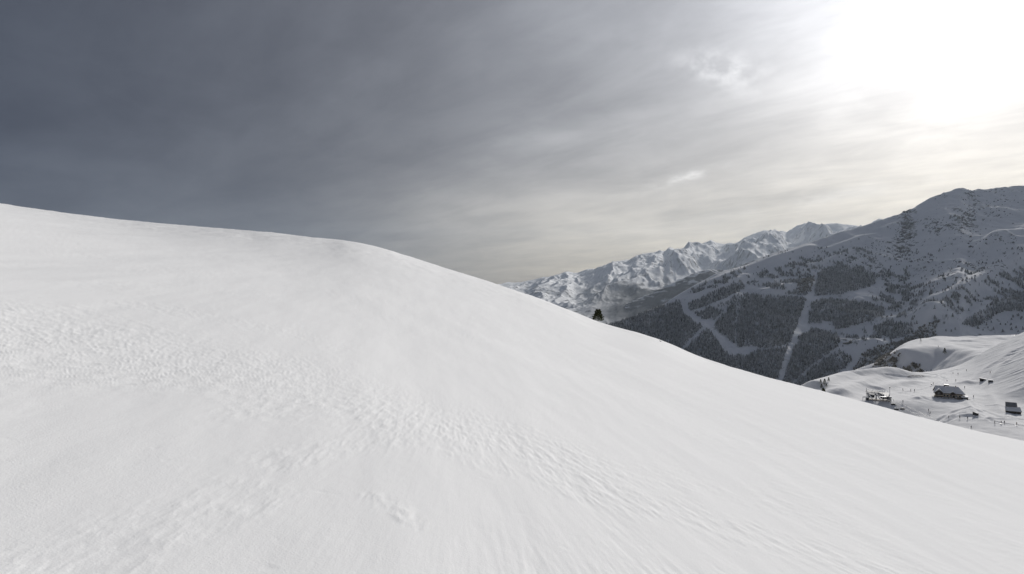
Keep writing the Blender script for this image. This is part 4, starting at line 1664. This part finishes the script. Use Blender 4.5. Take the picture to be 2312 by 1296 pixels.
def body_mesh(pose, jacket):
    """one continuous skinned figure: 0 upright skiing, 1 crouched, 2 standing, facing -Y"""
    kx = {0: 0.16, 1: 0.34, 2: 0.02}[pose]
    hip = {0: 0.86, 1: 0.68, 2: 0.93}[pose]
    lean = {0: 0.14, 1: 0.34, 2: 0.02}[pose]
    V = {'pelvis': ((0, 0.02, hip), .15), 'waist': ((0, -lean * .4, hip + .2), .145), 'chest': ((0, -lean, hip + .42), .17), 'neck': ((0, -lean * 1.15, hip + .58), .062),
         'head': ((0, -lean * 1.25, hip + .68), .10), 'crown': ((0, -lean * 1.25, hip + .78), .085)}
    E = [('pelvis', 'waist'), ('waist', 'chest'), ('chest', 'neck'), ('neck', 'head'), ('head', 'crown')]
    for s, n in ((-1, 'l'), (1, 'r')):
        V[n + 'hip'] = ((s * .10, 0.02, hip - .06), .115)
        V[n + 'knee'] = ((s * .13, -kx, hip * .53), .082)
        V[n + 'ankle'] = ((s * .13, 0.02, .12), .062)
        V[n + 'toe'] = ((s * .13, -.17, .06), .05)
        V[n + 'shoulder'] = ((s * .20, -lean, hip + .46), .075)
        V[n + 'elbow'] = ((s * .30, -lean - .02, hip + .20), .055)
        V[n + 'wrist'] = ((s * .26, -lean - .28, hip + .16), .042)
        V[n + 'hand'] = ((s * .25, -lean - .36, hip + .17), .048)
        E += [('pelvis', n + 'hip'), (n + 'hip', n + 'knee'), (n + 'knee', n + 'ankle'), (n + 'ankle', n + 'toe'), ('chest', n + 'shoulder'), (n + 'shoulder', n + 'elbow'), (n + 'elbow', n + 'wrist'), (n + 'wrist', n + 'hand')]
    keys = list(V)
    me = bpy.data.meshes.new('body')
    me.from_pydata([V[k][0] for k in keys], [(keys.index(a), keys.index(b)) for a, b in E], [])
    o = bpy.data.objects.new('body', me)
    COL.objects.link(o)
    sk = o.modifiers.new('skin', 'SKIN')
    for k, d in zip(keys, me.skin_vertices[0].data):
        d.radius = (V[k][1], V[k][1])
        d.use_root = (k == 'pelvis')
    o.modifiers.new('sub', 'SUBSURF').levels = 1
    dg = bpy.context.evaluated_depsgraph_get()
    out = bpy.data.meshes.new_from_object(o.evaluated_get(dg))
    bpy.data.objects.remove(o)
    for m in (jacket, PANTS, SKIN):
        out.materials.append(m)
    for f in out.polygons:
        z = f.center.z
        f.material_index = 1 if z < hip + 0.02 and abs(f.center.x) < 0.24 else (2 if z > hip + .57 else 0)
        f.use_smooth = True
    return out, hip, lean


def ski_mesh():
    bm = bmesh.new()
    bmesh.ops.create_cube(bm, size=1)
    bmesh.ops.scale(bm, vec=(0.10, 1.65, 0.025), verts=bm.verts)
    bmesh.ops.subdivide_edges(bm, edges=[e for e in bm.edges if abs((e.verts[0].co - e.verts[1].co).y) > 1], cuts=6)
    for v in bm.verts:
        if v.co.y < -0.62:
            v.co.z += (-(v.co.y) - 0.62) * 0.5
            v.co.x *= 0.6
    me = bpy.data.meshes.new('ski')
    bm.to_mesh(me)
    bm.free()
    me.materials.append(SKI)
    return me


SKI_ME = ski_mesh()
_b = bmesh.new()
bmesh.ops.create_uvsphere(_b, u_segments=10, v_segments=7, radius=0.135)
HELM_ME = bpy.data.meshes.new('helmet')
_b.to_mesh(HELM_ME)
_b.free()
HELM_ME.materials.append(HELMET)
_b = bmesh.new()
bmesh.ops.create_cone(_b, cap_ends=True, segments=6, radius1=0.012, radius2=0.018, depth=1.15)
POLE_ME = bpy.data.meshes.new('ski_pole')
_b.to_mesh(POLE_ME)
_b.free()
POLE_ME.materials.append(SKI)
BODIES = [body_mesh(p, JACKETS[j]) for p, j in ((0, 0), (1, 1), (2, 2), (0, 3), (2, 0))]


def person(p, var, rz, label, skis=True, scale=1.08):
    e = link('person', None, None, p, rz, scale)
    tag(e, label, 'person', 'skiers in the basin')
    me, hip, lean = BODIES[var % 5]
    link('body', me, e, (0, 0, 0.02 if skis else -0.02))
    link('helmet', HELM_ME, e, (0, -lean * 1.25 + 0.015, hip + .79), 0, (0.92, 1.05, 1.0))
    if skis:
        for s in (-1, 1):
            link('ski', SKI_ME, e, (s * .13, -.05, 0.03))
            q = link('ski_pole', POLE_ME, e, (s * .30, -lean - .20, hip - .34))
            q.rotation_euler = (-0.35, 0, 0)
    return e


PEOPLE = [
    (2038, 882, 0, 1.2, 'leftmost skier of the three in a row on the piste behind the lift station'),
    (2056, 883.5, 3, 2.0, 'middle skier of the three in a row behind the lift station'),
    (2065, 884, 2, 0.4, 'rightmost skier of the three in a row behind the lift station'),
    (2038, 908, 1, 0.6, 'lone dark skier on the open snow right of the lift station'),
    (2103, 871, 0, -0.5, 'dark skier upslope left of the chalet roof'),
    (2107, 868, 2, 1.0, 'small skier just behind the one upslope left of the chalet roof'),
    (2138, 862, 3, 2.6, 'skier passing right behind the chalet chimney'),
    (2158, 861, 2, 0.0, 'distant skier behind the right half of the chalet'),
    (2198, 898, 4, 0.3, 'person on the track right of the chalet'),
    (2096, 929, 0, 0.9, 'upper skier of the pair below and left of the chalet'),
    (2099, 935, 1, 0.9, 'lower skier of the pair below and left of the chalet'),
    (2142, 945, 2, 1.8, 'skier in front of the ploughed snow heaps, leftmost of the row'),
    (2167, 945, 4, 0.2, 'skier standing in the middle of the row before the snow heaps'),
    (2185, 947, 0, -0.8, 'skier below the dark panel on the snow heap'),
    (2192, 967, 1, 0.5, 'nearest skier, low on the piste under the snow heaps'),
    (2246, 957, 2, 1.0, 'leftmost of the three people in line below the grey shed'),
    (2260, 957, 0, 0.6, 'middle one of the three people in line below the grey shed'),
    (2268, 957, 4, -0.4, 'rightmost of the three people in line below the grey shed'),
    (2295, 960, 3, 0.8, 'crouching person near the right frame edge below the grey shed'),
    (2182, 838, 0, 0.7, 'dark skier at the foot of the tracked hill'),
    (2236, 843, 3, -0.6, 'skier on the snow below the tracked hill, right of the others'),
    (2102, 837, 2, 0.4, 'skier on the far plateau rim, right of its neighbour'),
    (2092, 837, 0, 1.4, 'leftmost skier on the far plateau rim'),
    (2151, 844, 1, 2.0, 'tiny skier on the plateau below the hill foot, left of its neighbour'),
    (2163, 846, 4, 0.0, 'tiny skier on the plateau below the hill foot, right of its neighbour'),
    (2178, 877, 2, 0.5, 'person standing beside the snow-covered right end of the chalet roof'),
]
for px, py, var, rz, lab in PEOPLE:
    person(on_basin(px, py), var, rz - math.radians(30), lab, var in (0, 1, 3), 1.05)
person(on_basin(2293, 751.5) + Vector((0, 0, 0.0)), 1, 0.3, 'dark skier high on the crest of the tracked hill casting a long shadow', True, 1.5)

# a rock breaking through the near crest
_b = bmesh.new()
bmesh.ops.create_icosphere(_b, subdivisions=2, radius=0.5)
_r = random.Random(5)
for _v in _b.verts:
    _v.co *= _r.uniform(0.8, 1.15)
    _v.co.z *= 0.5
_me = bpy.data.meshes.new('rock')
_b.to_mesh(_me)
_b.free()
_me.materials.append(plain('bare_rock', (0.16, 0.15, 0.15), 0.9, 0.4, 3))
_h = near_hit(1489, 769)
_o = link('rock', _me, None, (_h[0], _h[1], float(z_near(np.array([_h[0]]), np.array([_h[1]]))[0]) - 0.05), 0.4, (0.9, 0.6, 0.7))
tag(_o, 'small grey rock breaking through the snow near the foreground crest', 'rock')


# ---------------------------------------------------------------- haze in the valley air
def build_haze():
    me = bpy.data.meshes.new('haze')
    bm = bmesh.new()
    bmesh.ops.create_cube(bm, size=1.0)
    bm.to_mesh(me)
    bm.free()
    m = bpy.data.materials.new('valley_air')
    m.use_nodes = True
    nt = m.node_tree
    nt.nodes.clear()
    v = nt.nodes.new('ShaderNodeVolumePrincipled')
    v.inputs['Color'].default_value = (0.75, 0.86, 1.0, 1)
    v.inputs['Density'].default_value = HAZE
    v.inputs['Anisotropy'].default_value = 0.3
    out = nt.nodes.new('ShaderNodeOutputMaterial')
    nt.links.new(v.outputs[0], out.inputs['Volume'])
    me.materials.append(m)
    o = link('haze', me, None, (0, 1000, 250), 0, (34000, 32000, 2600))
    tag(o, 'thin blue haze filling the valley air', kind='stuff')


HAZE = 2.1e-5
build_haze()
